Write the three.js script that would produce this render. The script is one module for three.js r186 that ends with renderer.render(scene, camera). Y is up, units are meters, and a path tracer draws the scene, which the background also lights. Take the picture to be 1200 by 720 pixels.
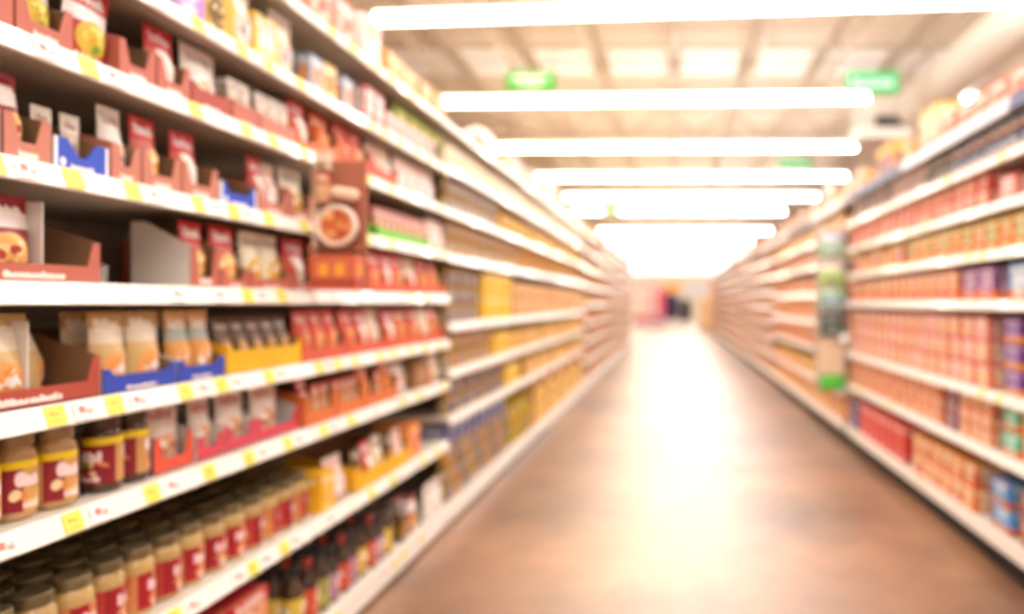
import * as THREE from 'three';
import { RoundedBoxGeometry } from 'three/addons/geometries/RoundedBoxGeometry.js';
import { mergeGeometries } from 'three/addons/utils/BufferGeometryUtils.js';
import { RectAreaLightUniformsLib } from 'three/addons/lights/RectAreaLightUniformsLib.js';

// ------------------------------------------------------------------ camera, light, exposure
const scene = new THREE.Scene();
const FPX = 746, CX = 790, CY = 354, EYE = 1.15;          // focal length in pixels, principal point, eye height
const camera = new THREE.PerspectiveCamera(2 * Math.atan(360 / FPX) * 180 / Math.PI, 1200 / 720, 0.05, 120);
camera.position.set(0, EYE, 0);
camera.lookAt(0, EYE, -10);
camera.setViewOffset(1200, 720, 600 - CX, 360 - CY, 1200, 720);
camera.focus = 0.8;
camera.userData.fStop = 1.2;
camera.updateProjectionMatrix();
const renderer = new THREE.WebGLRenderer();
renderer.toneMapping = THREE.LinearToneMapping;
renderer.toneMappingExposure = 1.9;
renderer.shadowMap.enabled = true;
RectAreaLightUniformsLib.init();
scene.background = new THREE.Color(0x000000);
const TUBE_GLOW = 16, LAMP = 30, FAR_GLOW = 0.95, FAR_FILL = 0.7;  // last two: glow and fill added to whiten the far end
const WARM = new THREE.Color().setRGB(1, 0.83, 0.62), NEUTRAL = new THREE.Color().setRGB(1, 0.965, 0.92);

// ------------------------------------------------------------------ helpers
let seed = 20177;
const rnd = () => { seed = (seed * 1664525 + 1013904223) >>> 0; return seed / 4294967296; };
const rr = (a, b) => a + (b - a) * rnd();
const pick = (a) => a[Math.floor(rnd() * a.length)];
const taken = new Map();
function numbered(n) { const k = taken.get(n) || 0; taken.set(n, k + 1); return k ? `${n}_${String(k).padStart(3, '0')}` : n; }
function tag(o, label, category, group) { o.userData.label = label; o.userData.category = category; if (group) o.userData.group = group; return o; }
function part(name, geo, mat, parent) { const m = new THREE.Mesh(geo, mat); m.name = name; parent.add(m); return m; }
function thing(name, label, category, group) { const o = new THREE.Group(); o.name = numbered(name); scene.add(o); return tag(o, label, category, group); }
function struct(name, geo, mat) { const m = new THREE.Mesh(geo, mat); m.name = name; m.userData.kind = 'structure'; scene.add(m); return m; }
function box(w, h, d, x = 0, y = 0, z = 0) { const g = new THREE.BoxGeometry(w, h, d); g.translate(x, y, z); return g; }
function rbox(w, h, d, r, x = 0, y = 0, z = 0) { const g = new RoundedBoxGeometry(w, h, d, 1, r); g.translate(x, y, z); return g; }
function bar(ax, ay, az, bx, by, bz, r, seg = 6) {
  const a = new THREE.Vector3(ax, ay, az), b = new THREE.Vector3(bx, by, bz);
  const g = new THREE.CylinderGeometry(r, r, a.distanceTo(b), seg);
  g.applyQuaternion(new THREE.Quaternion().setFromUnitVectors(new THREE.Vector3(0, 1, 0), b.clone().sub(a).normalize()));
  g.translate((ax + bx) / 2, (ay + by) / 2, (az + bz) / 2); return g;
}
const std = (color, roughness = 0.6, extra = {}) => new THREE.MeshStandardMaterial({ color, roughness, ...extra });
const dL = (px) => FPX * 1.17 / (CX - px), dR = (px) => FPX * 1.38 / (px - CX);   // picture column to depth along the two shelf fronts

const dX = (px, x) => FPX * x / Math.abs(CX - px);       // the same on a plane at distance x beside the camera

// ------------------------------------------------------------------ printed artwork
function paint(w, h, draw) {
  const c = document.createElement('canvas'); c.width = w; c.height = h;
  draw(c.getContext('2d'), w, h);
  const t = new THREE.CanvasTexture(c); t.colorSpace = THREE.SRGBColorSpace; t.anisotropy = 4; return t;
}
function scrawl(g, x, y, w, h, color, lw) {               // a line of lettering too soft to read
  g.strokeStyle = color; g.lineWidth = lw; g.lineCap = 'round'; g.beginPath();
  const n = Math.max(4, Math.round(w / h * 1.7)), q = w / n;
  for (let i = 0; i < n; i++) {
    const x0 = x + q * i, tall = i === 0 || rnd() < 0.25, t = y + (tall ? 0 : h * 0.35), k = rnd();
    if (k < 0.35) { g.moveTo(x0 + q * 0.7, (t + y + h) / 2); g.ellipse(x0 + q * 0.38, (t + y + h) / 2, q * 0.3, (y + h - t) / 2, 0, 0, 6.2); }
    else if (k < 0.7) { g.moveTo(x0 + q * 0.1, y + h); g.lineTo(x0 + q * 0.1, t); g.moveTo(x0 + q * 0.1, t + h * 0.3); g.quadraticCurveTo(x0 + q * 0.7, t, x0 + q * 0.68, y + h); }
    else { g.moveTo(x0 + q * 0.3, t); g.lineTo(x0 + q * 0.3, y + h); }
  }
  g.stroke();
}
function blobs(g, cx, cy, rx, ry, colors, n) {
  for (let i = 0; i < n; i++) {
    const a = rr(0, 6.283), q = Math.sqrt(rnd()) * 0.85;
    g.fillStyle = pick(colors); g.beginPath();
    g.ellipse(cx + Math.cos(a) * q * rx, cy + Math.sin(a) * q * ry, rx * rr(0.15, 0.38), ry * rr(0.12, 0.32), rr(0, 3), 0, 6.3); g.fill();
  }
}
function dish(g, cx, cy, rx, ry, rim, colors) {
  g.fillStyle = rim; g.beginPath(); g.ellipse(cx, cy, rx, ry, 0, 0, 6.3); g.fill();
  blobs(g, cx, cy, rx * 0.8, ry * 0.8, colors, 16);
}
// o: body, top (band colour), band (share of height), logo colour, rim, food colours, low (bottom band), plume (white splash)
const pouchArt = (o) => paint(128, 192, (g, w, h) => {
  g.fillStyle = o.body; g.fillRect(0, 0, w, h);
  if (o.mid) { g.fillStyle = o.mid; g.fillRect(0, h * (o.band || 0.3), w, h * 0.2); }
  if (o.plume) { g.fillStyle = o.plume; g.beginPath(); g.moveTo(w * 0.2, h * 0.3); g.quadraticCurveTo(w * 0.9, h * 0.25, w * 0.75, h * 0.95); g.quadraticCurveTo(w * 0.45, h * 0.85, w * 0.2, h * 0.3); g.fill(); }
  if (o.food) dish(g, w * 0.5, h * (o.fy || 0.68), w * (o.fr || 0.36), h * (o.fr || 0.36) * 0.62, o.rim || '#fff4e2', o.food);
  if (o.top) { g.fillStyle = o.top; g.fillRect(0, 0, w, h * (o.band || 0.3)); }
  scrawl(g, w * 0.14, h * 0.1, w * 0.72, h * 0.13, o.logo || '#fff6ee', 9);
  if (o.low) { g.fillStyle = o.low; g.fillRect(0, h * 0.86, w, h * 0.14); }
  scrawl(g, w * 0.2, h * 0.89, w * 0.6, h * 0.05, o.logo || '#fff6ee', 4);
});
const wrapArt = (o) => paint(256, 128, (g, w, h) => {     // goes round a jar, can or bottle
  g.fillStyle = o.body; g.fillRect(0, 0, w, h);
  for (let s = 0; s < 2; s++) {
    const x = w * 0.5 * s;
    if (o.side) { g.fillStyle = o.side; g.fillRect(x, 0, w * 0.14, h); }
    if (o.food) blobs(g, x + w * 0.25, h * 0.68, w * 0.2, h * 0.28, o.food, 14);
    scrawl(g, x + w * 0.1, h * 0.24, w * 0.32, h * 0.24, o.logo || '#fff2f0', 10);
    scrawl(g, x + w * 0.14, h * 0.84, w * 0.24, h * 0.08, o.logo || '#fff2f0', 4);
  }
  if (o.top) { g.fillStyle = o.top; g.fillRect(0, 0, w, h * 0.16); }
  if (o.low) { g.fillStyle = o.low; g.fillRect(0, h * 0.8, w, h * 0.2); }
});
const cartonArt = (o) => paint(160, 128, (g, w, h) => {
  g.fillStyle = o.body; g.fillRect(0, 0, w, h);
  if (o.top) { g.fillStyle = o.top; g.fillRect(0, 0, w, h * 0.28); }
  if (o.low) { g.fillStyle = o.low; g.fillRect(0, h * 0.72, w, h * 0.28); }
  if (o.panel) { g.fillStyle = o.panel; g.fillRect(w * 0.16, h * 0.3, w * 0.68, h * 0.42); }
  if (o.food) blobs(g, w * 0.5, h * 0.58, w * 0.34, h * 0.24, o.food, 12);
  scrawl(g, w * 0.12, h * 0.08, w * 0.76, h * 0.16, o.logo || '#fff6ea', 8);
  scrawl(g, w * 0.2, h * 0.82, w * 0.5, h * 0.08, o.logo || '#fff6ea', 4);
});
const artOf = new Map();
const shared = (make, art) => { if (!artOf.has(art)) artOf.set(art, make(art)); return artOf.get(art); };   // kinds with the same artwork share its texture
const printMat = (t, roughness = 0.45) => new THREE.MeshStandardMaterial({ map: t, roughness });

// ------------------------------------------------------------------ product prototypes (front faces local +z, base at the origin)
function pouchGeo(w, h, d, phase) {
  const nx = 8, ny = 9, pos = [], uv = [], idx = [];
  const thick = (u, v) => {
    const side = Math.pow(Math.max(0, 1 - Math.abs(u) ** 2.4), 0.7);
    const up = v < 0.84 ? 0.62 + 0.38 * Math.sin(Math.min(1, v / 0.55) * Math.PI * 0.62) - 0.75 * Math.max(0, v - 0.45) / 0.39 : 0.02;
    return Math.max(0.0012, d * side * Math.max(0.03, up) * (1 + 0.1 * Math.sin(u * 5 + v * 7 + phase)));
  };
  for (const s of [1, -1]) {
    const b = pos.length / 3;
    for (let j = 0; j <= ny; j++) for (let i = 0; i <= nx; i++) {
      const u = i / nx * 2 - 1, v = j / ny;
      pos.push(s * u * w / 2 * (1 - 0.035 * Math.sin(v * Math.PI)), v * h, s * thick(s * u, v) / 2); uv.push(i / nx, v);
    }
    for (let j = 0; j < ny; j++) for (let i = 0; i < nx; i++) {
      const a = b + j * (nx + 1) + i, c = a + nx + 1; idx.push(a, a + 1, c, a + 1, c + 1, c);
    }
  }
  const n1 = (nx + 1) * (ny + 1);                           // close bottom and top between front and back
  for (const row of [0, ny]) for (let i = 0; i < nx; i++) {
    const f0 = row * (nx + 1) + i, f1 = f0 + 1, k0 = n1 + row * (nx + 1) + nx - i, k1 = k0 - 1;
    if (row) idx.push(f0, f1, k1, f0, k1, k0); else idx.push(f0, k1, f1, f0, k0, k1);
  }
  const g = new THREE.BufferGeometry();
  g.setAttribute('position', new THREE.Float32BufferAttribute(pos, 3)); g.setAttribute('uv', new THREE.Float32BufferAttribute(uv, 2));
  g.setIndex(idx); g.computeVertexNormals(); return g;
}
const sealMat = {};
function pouch(name, w, h, d, art, seal) {
  return { name, w, h, d, build() {
    const r = new THREE.Group();
    part('body', pouchGeo(w, h, d, w * 90), printMat(pouchArt(art), 0.38), r);
    part('top_seal', rbox(w * 0.985, h * 0.06, 0.004, 0.0015, 0, h * 0.965, 0), std(seal || art.top || art.body, 0.4), r);
    return r;
  } };
}
function lathe(pts, seg) { return new THREE.LatheGeometry(pts.map(([r, y]) => new THREE.Vector2(r, y)), seg); }
function jar(name, r, h, o) {                               // o: fill colour, lid colour, art, l0, l1 (label span)
  return { name, w: 2 * r, h, d: 2 * r, build() {
    const g = new THREE.Group(), q = o.seg || 20, s = h * 0.84;
    part('body', lathe([[0, 0], [r * 0.9, 0], [r, h * 0.04], [r, s * 0.84], [r * 0.93, s * 0.93], [r * 0.8, s * 0.98], [r * 0.8, s]], q), new THREE.MeshPhysicalMaterial({ color: o.fill, roughness: 0.25, clearcoat: 0.7, clearcoatRoughness: 0.1 }), g);
    part('lid', lathe([[r * 0.8, s - 0.001], [r * 0.88, s], [r * 0.88, h * 0.97], [r * 0.83, h], [r * 0.6, h], [r * 0.58, h - 0.0015], [0, h - 0.0015]], q), std(o.lid, 0.35, { metalness: o.metal ?? 0.5 }), g);
    const lb = new THREE.CylinderGeometry(r + 0.0009, r + 0.0009, h * (o.l1 - o.l0), q, 1, true); lb.rotateY(Math.PI * 0.75); lb.translate(0, h * (o.l0 + o.l1) / 2, 0);
    part('label', lb, printMat(shared(wrapArt, o.art)), g);
    return g;
  } };
}
function bottle(name, r, h, o) {
  return { name, w: 2 * r, h, d: 2 * r, build() {
    const g = new THREE.Group(), q = o.seg || 16;
    part('body', lathe([[0, 0], [r * 0.92, 0], [r, h * 0.03], [r, h * 0.58], [r * 0.85, h * 0.68], [r * 0.4, h * 0.8], [r * 0.36, h * 0.88]], q), new THREE.MeshPhysicalMaterial({ color: o.fill, roughness: 0.2, clearcoat: 0.8 }), g);
    part('cap', lathe([[r * 0.4, h * 0.86], [r * 0.46, h * 0.87], [r * 0.44, h * 0.98], [r * 0.38, h], [0, h]], q), std(o.cap, 0.4), g);
    const lb = new THREE.CylinderGeometry(r + 0.0009, r + 0.0009, h * 0.46, q, 1, true); lb.rotateY(Math.PI * 0.75); lb.translate(0, h * 0.3, 0);
    part('label', lb, printMat(shared(wrapArt, o.art)), g);
    return g;
  } };
}
function carton(name, w, h, d, art) {
  return { name, w, h, d, build() {
    const g = new THREE.Group(), m = printMat(shared(cartonArt, art), 0.5);
    part('body', rbox(w, h, d, 0.002, 0, h / 2, 0), m, g);
    part('closure_flap', box(w * 0.94, 0.0014, d * 0.45, 0, h + 0.0002, d * 0.2), std(art.flap || art.top || art.body, 0.55), g);
    return g;
  } };
}
const protos = new Map();
function put(K, side, X, y, depth, label, cat, group, turn = 0, lean = 0) {
  if (!protos.has(K)) protos.set(K, K.build());
  const o = protos.get(K).clone(); o.name = numbered(K.name); scene.add(o);
  o.position.set(X, y, -depth); o.rotation.order = 'YXZ';
  o.rotation.y = (side === 'L' ? 1 : side === 'R' ? -1 : 0) * Math.PI / 2 + turn; o.rotation.x = lean;
  return tag(o, label, cat, group);
}
const roomAbove = (side, y, d) => { const H = side === 'L' ? (d < 3.24 ? HL : HS) : d < 5.05 ? HR : HQ; return Math.min(9, ...Object.values(H).filter((h) => h > y + 0.01)) - 0.029; };
// a run of facings along a shelf between two depths
function run(side, y, d0, d1, kinds, o) {
  if (d0 > d1) [d0, d1] = [d1, d0];
  const front = side === 'L' ? 1.168 : 1.378, sg = side === 'L' ? -1 : 1;
  let d = d0, i = 0;
  const gap = o.gap ?? 0.006;
  if (kinds[0].w > d1 - d0) {
    const K = kinds[0], q = (d1 - d0) / K.w, n = o.layers || 1;
    for (let l = 0; l < n; l++) put(K, side, sg * (front + (o.set || 0) + K.d / 2), y + l * (K.h + 0.0035), (d0 + d1) / 2, o.label || `${K.desc} ${o.at}`, o.cat, o.group, 0, o.lean || 0).scale.x = q;
    return;
  }
  while (true) {
    const K = kinds[i++ % kinds.length];
    if (d + K.w > d1 + 0.004) break;
    const layers = o.layers || 1, rows = o.rows || 1;
    for (let r = 0; r < rows; r++) for (let l = 0; l < layers; l++) {
      const K2 = kinds.length > 1 && l ? kinds[(i - 1 + l * (o.step ?? 0)) % kinds.length] : K;
      if (K2.w > K.w + 0.001) continue;
      const X = sg * (front + (o.set || 0) + rr(0, o.wob ?? 0.008) + K.d / 2 + r * (K.d + 0.007));
      const yy = y + l * (K.h + 0.0035);
      if (yy + K2.h > roomAbove(side, y, d)) continue;
      const where = layers > 1 ? ', ' + (l === 0 ? 'bottom' : l === layers - 1 ? 'top' : 'middle') + ' layer' : rows > 1 ? (r ? ', behind the front row' : ', front row') : '';
      put(K2, side, X, yy, d + K.w / 2, (o.label || `${K2.desc} ${o.at}`) + where, o.cat, o.group, rr(-1, 1) * (o.jit ?? 0.05), o.lean || 0);
    }
    d += K.w + gap;
  }
}

// ------------------------------------------------------------------ display trays
const kraft = std('#8f6c4d', 0.85);
const trayFront = {};
function trayMat(c) {
  if (!/c06a58|c87e6a|d0705c|b04a3c|cf6c58|2c48b4|3152c8|3a4ec0/.test(c.front)) return std(c.front, 0.6);
  return trayFront[c.front + (c.accent || '')] ||= printMat(paint(256, 128, (g, w, h) => {
    g.fillStyle = c.front; g.fillRect(0, 0, w, h);
    if (c.accent) { g.fillStyle = c.accent; g.fillRect(0, 0, w * 0.06, h); g.fillRect(w * 0.94, 0, w * 0.06, h); g.beginPath(); g.ellipse(w * 0.15, h * 0.75, 14, 18, 0, 0, 6.3); g.fill(); }
    scrawl(g, w * 0.3, h * 0.78, w * 0.42, h * 0.11, '#f6e4dc', 7);
  }), 0.6);
}
function flatShape(points, thick, W, H) {                   // an outline with thickness; uv spans W x H
  const s = new THREE.Shape(points.map(([x, y]) => new THREE.Vector2(x, y)));
  const g = new THREE.ExtrudeGeometry(s, { depth: thick, bevelEnabled: false });
  const p = g.attributes.position, u = g.attributes.uv;
  for (let i = 0; i < p.count; i++) u.setXY(i, p.getX(i) / W + 0.5, p.getY(i) / H);
  return g;
}
function tray(side, y, d0, d1, c, label, o = {}) {
  if (d0 > d1) [d0, d1] = [d1, d0];
  const w = d1 - d0 - 0.004, D = o.D || 0.26, hb = o.hb || 0.13, hp = o.hp || 0.082, hl = o.hl || 0.034, pw = o.pw || 0.014;
  const t = thing('display_tray', label, 'tray', o.group), fm = trayMat(c), sm = std(c.side || c.front, 0.65), im = c.inner ? std(c.inner, 0.8) : kraft;
  part('base', box(w, 0.003, D, 0, 0.0015, 0), im, t);
  part('back_panel', box(w, hb, 0.003, 0, hb / 2, -D / 2 + 0.0015), im, t);
  const f = flatShape([[-w / 2, 0], [w / 2, 0], [w / 2, hp], [w / 2 - pw, hp], [w / 2 - pw * 1.9, hl], [-w / 2 + pw * 1.9, hl], [-w / 2 + pw, hp], [-w / 2, hp]], 0.003, w, hp);
  f.translate(0, 0, D / 2 - 0.003); part('front_panel', f, fm, t);
  for (const s of [-1, 1]) {
    const sg = flatShape([[-D / 2, 0], [D / 2 - 0.003, 0], [D / 2 - 0.003, hp], [-D / 2 + D * 0.25, hb], [-D / 2, hb]], 0.0015, D, hb);
    sg.rotateY(-Math.PI / 2); const inn = sg.clone();
    sg.translate(s * (w / 2 - 0.00075) + 0.00075, 0, 0); inn.translate(s * (w / 2 - 0.0026) + 0.00075, 0, 0);
    const p = part('side_panel', sg, sm, t); part('liner', inn, im, p);
  }
  if (o.div !== undefined) part('divider', flatShape([[-D * 0.3, 0.003], [D * 0.46, 0.003], [D * 0.46, o.divH || 0.15], [-D * 0.3, o.divH || 0.15]], 0.003, D, 0.15).rotateY(-Math.PI / 2).translate((o.div - 0.5) * w, 0, 0), std('#dfd8d2', 0.7), t);
  const X = (side === 'L' ? -1 : 1) * ((side === 'L' ? 1.166 : 1.376) + (o.set || 0) + D / 2);
  t.position.set(X, y, -(d0 + d1) / 2); t.rotation.y = side === 'L' ? Math.PI / 2 : -Math.PI / 2;
  return t;
}
// a tray with packs standing in it; slots: list of [kind or null], spread over its width
function trayWith(side, y, px0, px1, c, trayLabel, slots, packLabel, packCat, packGroup, o = {}) {
  const conv = side === 'L' ? dL : dR; let a = conv(px0), b = conv(px1); if (a > b) [a, b] = [b, a];
  tray(side, y, a, b, c, trayLabel, o);
  const inner = b - a - 0.016, sg = side === 'L' ? -1 : 1, front = (side === 'L' ? 1.166 : 1.376) + (o.set || 0);
  const share = slots.map((K) => (K ? 1 : 0.28)), total = share.reduce((p, v) => p + v, 0); let from = 0;
  slots.forEach((K, i) => {
    const slot = inner * share[i] / total, mid = from + slot / 2; from += slot;
    if (!K) return;
    const rows = o.rows || 1;
    const sc = Math.min(1, (slot - 0.005) / K.w), text = packLabel[0] === '@' ? K.desc + packLabel.slice(1) : packLabel;
    for (let r = 0; r < rows; r++)
      put(K, side, sg * (front + 0.012 + K.d / 2 + (o.in || 0) + r * (K.d * 1.05 + 0.004)), y + 0.0035, a + 0.008 + mid, text + (rows > 1 ? (r ? ', behind the front row' : ', front row') : ''), packCat, packGroup, rr(-0.04, 0.04), o.lean ?? -0.03).scale.x = sc;
  });
}

// ------------------------------------------------------------------ the building
function noiseTex(size, fn, srgb = true) {
  const a = new Uint8Array(size * size * 4);
  const lat = (n) => { const v = []; for (let i = 0; i < n * n; i++) v.push(rnd()); return (x, y) => {
    const fx = x * n, fy = y * n, x0 = Math.floor(fx), y0 = Math.floor(fy), u = fx - x0, v2 = fy - y0, s = u * u * (3 - 2 * u), t = v2 * v2 * (3 - 2 * v2);
    const at = (i, j) => v[((j % n + n) % n) * n + (i % n + n) % n];
    return (at(x0, y0) * (1 - s) + at(x0 + 1, y0) * s) * (1 - t) + (at(x0, y0 + 1) * (1 - s) + at(x0 + 1, y0 + 1) * s) * t; }; };
  const L = [4, 9, 21, 47, 110, 230].map(lat);
  for (let j = 0; j < size; j++) for (let i = 0; i < size; i++) {
    const c = fn(L.map((f) => f(i / size, j / size)));
    for (let k = 0; k < 3; k++) a[(j * size + i) * 4 + k] = Math.max(0, Math.min(255, c[k]));
    a[(j * size + i) * 4 + 3] = 255;
  }
  const t = new THREE.DataTexture(a, size, size); t.magFilter = THREE.LinearFilter; t.minFilter = THREE.LinearMipmapLinearFilter; t.generateMipmaps = true;
  t.wrapS = t.wrapT = THREE.RepeatWrapping; if (srgb) t.colorSpace = THREE.SRGBColorSpace; t.needsUpdate = true; return t;
}
const floorMap = noiseTex(1024, (n) => {
  const v = (n[0] - 0.5) * 34 + (n[1] - 0.5) * 40 + (n[2] - 0.5) * 26 + (n[3] - 0.5) * 16 + (n[4] - 0.5) * 10 + (n[5] - 0.5) * 8;
  return [122 + v, 81 + v * 0.8, 54 + v * 0.6];
});
const floorRough = noiseTex(256, (n) => { const v = 150 + (n[1] - 0.5) * 30 + (n[3] - 0.5) * 26; return [v, v, v]; }, false);
floorMap.repeat.set(28 / 6, 56 / 6); floorRough.repeat.set(6, 12);
const WALLX = 14, NEAR = 6, FAR = 47, HIGH = 6.3;
const floor = struct('floor', box(2 * WALLX, 0.1, NEAR + FAR, 0, -0.05, (NEAR - FAR) / 2), new THREE.MeshPhysicalMaterial({ map: floorMap, roughnessMap: floorRough, roughness: 0.74, ior: 1.65, clearcoat: 1, clearcoatRoughness: 0.47 }));
const wallMat = std('#e9e0d2', 0.8);
struct('wall_left', box(0.2, HIGH, NEAR + FAR, -WALLX - 0.1, HIGH / 2, (NEAR - FAR) / 2), wallMat);
struct('wall_right', box(0.2, HIGH, NEAR + FAR, WALLX + 0.1, HIGH / 2, (NEAR - FAR) / 2), wallMat);
struct('wall_back', box(2 * WALLX + 0.4, HIGH, 0.2, 0, HIGH / 2, NEAR + 0.1), wallMat);
{ // far wall with an added, glowing window band
  const lo = 3.15, hi = 5.25, half = 7;
  const g = mergeGeometries([box(2 * WALLX + 0.4, lo, 0.2, 0, lo / 2, 0), box(2 * WALLX + 0.4, HIGH - hi, 0.2, 0, (HIGH + hi) / 2, 0),
    box(WALLX - half + 0.2, hi - lo, 0.2, -(WALLX + half) / 2 - 0.1, (hi + lo) / 2, 0), box(WALLX - half + 0.2, hi - lo, 0.2, (WALLX + half) / 2 + 0.1, (hi + lo) / 2, 0)]);
  g.translate(0, 0, -FAR - 0.1); struct('wall_front', g, wallMat);
  const glow = new THREE.MeshStandardMaterial({ color: '#ffffff', emissive: new THREE.Color().setRGB(1, 0.97, 0.92), emissiveIntensity: FAR_GLOW, roughness: 0.3 });  // glowing panes invented to wash out the aisle end, no known opening
  const frame = std('#d9d4cc', 0.5, { metalness: 0.2 });
  for (let k = 0; k < 5; k++) {
    const w = 2 * half / 5, x = -half + w * (k + 0.5);
    const win = new THREE.Group(); win.name = `window_${k + 1}`; win.userData.kind = 'structure'; win.position.set(x, (lo + hi) / 2, -FAR - 0.1); scene.add(win);
    const bars = mergeGeometries([box(0.08, hi - lo, 0.14, -w / 2 + 0.04), box(0.08, hi - lo, 0.14, w / 2 - 0.04), box(w, 0.08, 0.14, 0, (hi - lo) / 2 - 0.04), box(w, 0.08, 0.14, 0, (lo - hi) / 2 + 0.04), box(w, 0.06, 0.1, 0, 0.2)]);
    part('panel_frame', bars, frame, win);
    part('pane', box(w - 0.16, (hi - lo) / 2 - 0.31, 0.02, 0, (hi - lo) / 4 + 0.075), glow, win);
    part('pane', box(w - 0.16, (hi - lo) / 2 + 0.09, 0.02, 0, -(hi - lo) / 4 + 0.125), glow, win);
  }
  const l = new THREE.RectAreaLight(new THREE.Color().setRGB(1, 0.97, 0.92), FAR_FILL, 2 * half - 0.3, hi - lo - 0.2);
  l.name = 'added_far_fill'; l.position.set(0, (lo + hi) / 2, -FAR + 0.05); l.lookAt(0, (lo + hi) / 2, 10); scene.add(l);  // fill light added in front of the invented glowing band
}
{ // ribbed roof deck
  const s = [], p = 0.32, L = NEAR + FAR;
  for (let z = 0; z < L; z += p) s.push([z, 0], [z + 0.1, 0], [z + 0.135, 0.06], [z + 0.285, 0.06]);
  const sh = new THREE.Shape([...s, [L, 0], [L, 0.12], [0, 0.12]].map(([a, b]) => new THREE.Vector2(a, b)));
  const g = new THREE.ExtrudeGeometry(sh, { depth: 2 * WALLX + 0.4, bevelEnabled: false });
  g.rotateY(Math.PI / 2); g.translate(-WALLX - 0.2, HIGH, NEAR);
  struct('ceiling', g, std('#f2e6d6', 0.75));
}
const steel = std('#cdbda8', 0.6);
const skyPane = new THREE.MeshStandardMaterial({ color: '#ffffff', emissive: new THREE.Color().setRGB(1, 0.93, 0.82), emissiveIntensity: 0.05, roughness: 0.5 });
for (let k = 0; k < 8; k++) {
  const o = new THREE.Group(); o.name = `window_${6 + k}`; o.userData.kind = 'structure'; o.userData.label = 'translucent roof light between two joists'; o.position.set(-5.33 + k * 1.524, 6.27, -13.6); scene.add(o);
  part('pane', box(1.24, 0.02, 1.5), skyPane, o); part('frame', mergeGeometries([box(1.3, 0.05, 0.04, 0, 0, 0.77), box(1.3, 0.05, 0.04, 0, 0, -0.77), box(0.04, 0.05, 1.5, 0.64), box(0.04, 0.05, 1.5, -0.64)]), steel, o);
}
for (let k = 0, x = -9.14; x < 9.5; x += 1.524, k++) {       // bar joists that run with the aisle
  const gs = [box(0.09, 0.05, FAR - 1, x, 5.62, -FAR / 2), box(0.09, 0.06, FAR - 1, x, 6.22, -FAR / 2)];
  for (let z = -1; z > -FAR + 1.5; z -= 1.3) gs.push(bar(x, 5.63, z, x, 6.2, z - 0.65, 0.018, 5), bar(x, 6.2, z - 0.65, x, 5.63, z - 1.3, 0.018, 5));
  const o = struct('trim_' + (k + 1), mergeGeometries(gs), steel); o.userData.label = 'pale open-web roof joist running along the aisle';
}
for (const [k, z] of [14.6, 24.6, 35.6].entries()) {        // girders across
  const gs = [box(2 * WALLX, 0.1, 0.14, 0, 4.98, -z), box(2 * WALLX, 0.08, 0.14, 0, 5.55, -z)];
  for (let x = -13.2; x < 12.5; x += 1.524) gs.push(bar(x, 4.98, -z, x + 0.762, 5.55, -z, 0.035, 5), bar(x + 0.762, 5.55, -z, x + 1.524, 4.98, -z, 0.035, 5));
  struct('trim_' + (20 + k), mergeGeometries(gs), steel);
}
for (const [x, z] of [[-3.9, 20.5], [5.0, 20.5], [-3.9, 32], [5.0, 32]]) {
  const c = thing('roof_column', x < 0 ? 'white square steel column rising beyond the jar shelving' : 'white square steel column rising beyond the carton shelving', 'column', 'white roof columns');
  c.position.set(x, 0, -z);
  part('shaft', rbox(0.26, 5.25, 0.26, 0.02, 0, 2.625, 0), std('#f0e8dc', 0.5), c);
  part('base_plate', box(0.4, 0.03, 0.4, 0, 0.015, 0), steel, c);
}

// ------------------------------------------------------------------ strip lamps
const tubeWarm = new THREE.MeshStandardMaterial({ color: '#ffffff', emissive: WARM, emissiveIntensity: TUBE_GLOW });
const tubeNeutral = new THREE.MeshStandardMaterial({ color: '#ffffff', emissive: NEUTRAL, emissiveIntensity: TUBE_GLOW });
const LY = 4.92;
function stripLamp(x0, x1, depth, label, group, turn = 0) {
  const L = x1 - x0, o = thing('strip_lamp', label, 'lamp', group);
  o.position.set((x0 + x1) / 2, LY, -depth); o.rotation.y = -turn;
  const warm = depth > 6 && (x0 + x1) / 2 < 0.3;
  part('housing', rbox(L - 0.02, 0.05, 0.09, 0.008, 0, 0.11, 0), std('#f4f0e8', 0.5), o);
  const tb = new THREE.CylinderGeometry(0.055, 0.055, L - 0.06, 12); tb.rotateZ(Math.PI / 2);
  part('tube', tb, warm ? tubeWarm : tubeNeutral, o);
  for (const s of [-1, 1]) part('end_cap', box(0.03, 0.14, 0.1, s * (L / 2 - 0.015), 0.03, 0), std('#f4f0e8', 0.5), o);
  for (const s of [-1, 1]) part('hanger', bar(s * L * 0.36, 0.13, 0, s * L * 0.36, 1.4, 0, 0.006, 5), steel, o);
  const l = new THREE.RectAreaLight(warm ? WARM : NEUTRAL, LAMP, L - 0.06, 0.11);
  l.name = 'strip_light'; l.position.set((x0 + x1) / 2, LY - 0.065, -depth); l.rotation.set(-Math.PI / 2, 0, -turn); scene.add(l);
}
const rows = [[-2.74, -4.4, 4.4, 3], [0.92, -4.4, 4.4, 3], [4.58, -4.4, 4.4, 3], [8.24, -4.03, 4.42, 4], [11.9, -4.55, 3.6, 4], [15.56, -4.44, 4.44, 4], [19.22, -4.66, 5.2, 4], [22.9, -3.96, 5.16, 4], [33.9, -4.1, 5.2, 3], [37.5, -4.1, 4.6, 3], [41.2, -5, 5, 3]];
const ordinal = ['', '', '', 'before the first green signs', 'behind the first green signs', 'behind the roof girder', 'past the third green sign', 'before the broken lamp row', 'just past the shelving ends', 'well past the shelving ends', 'close to the far glow band'];
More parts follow.
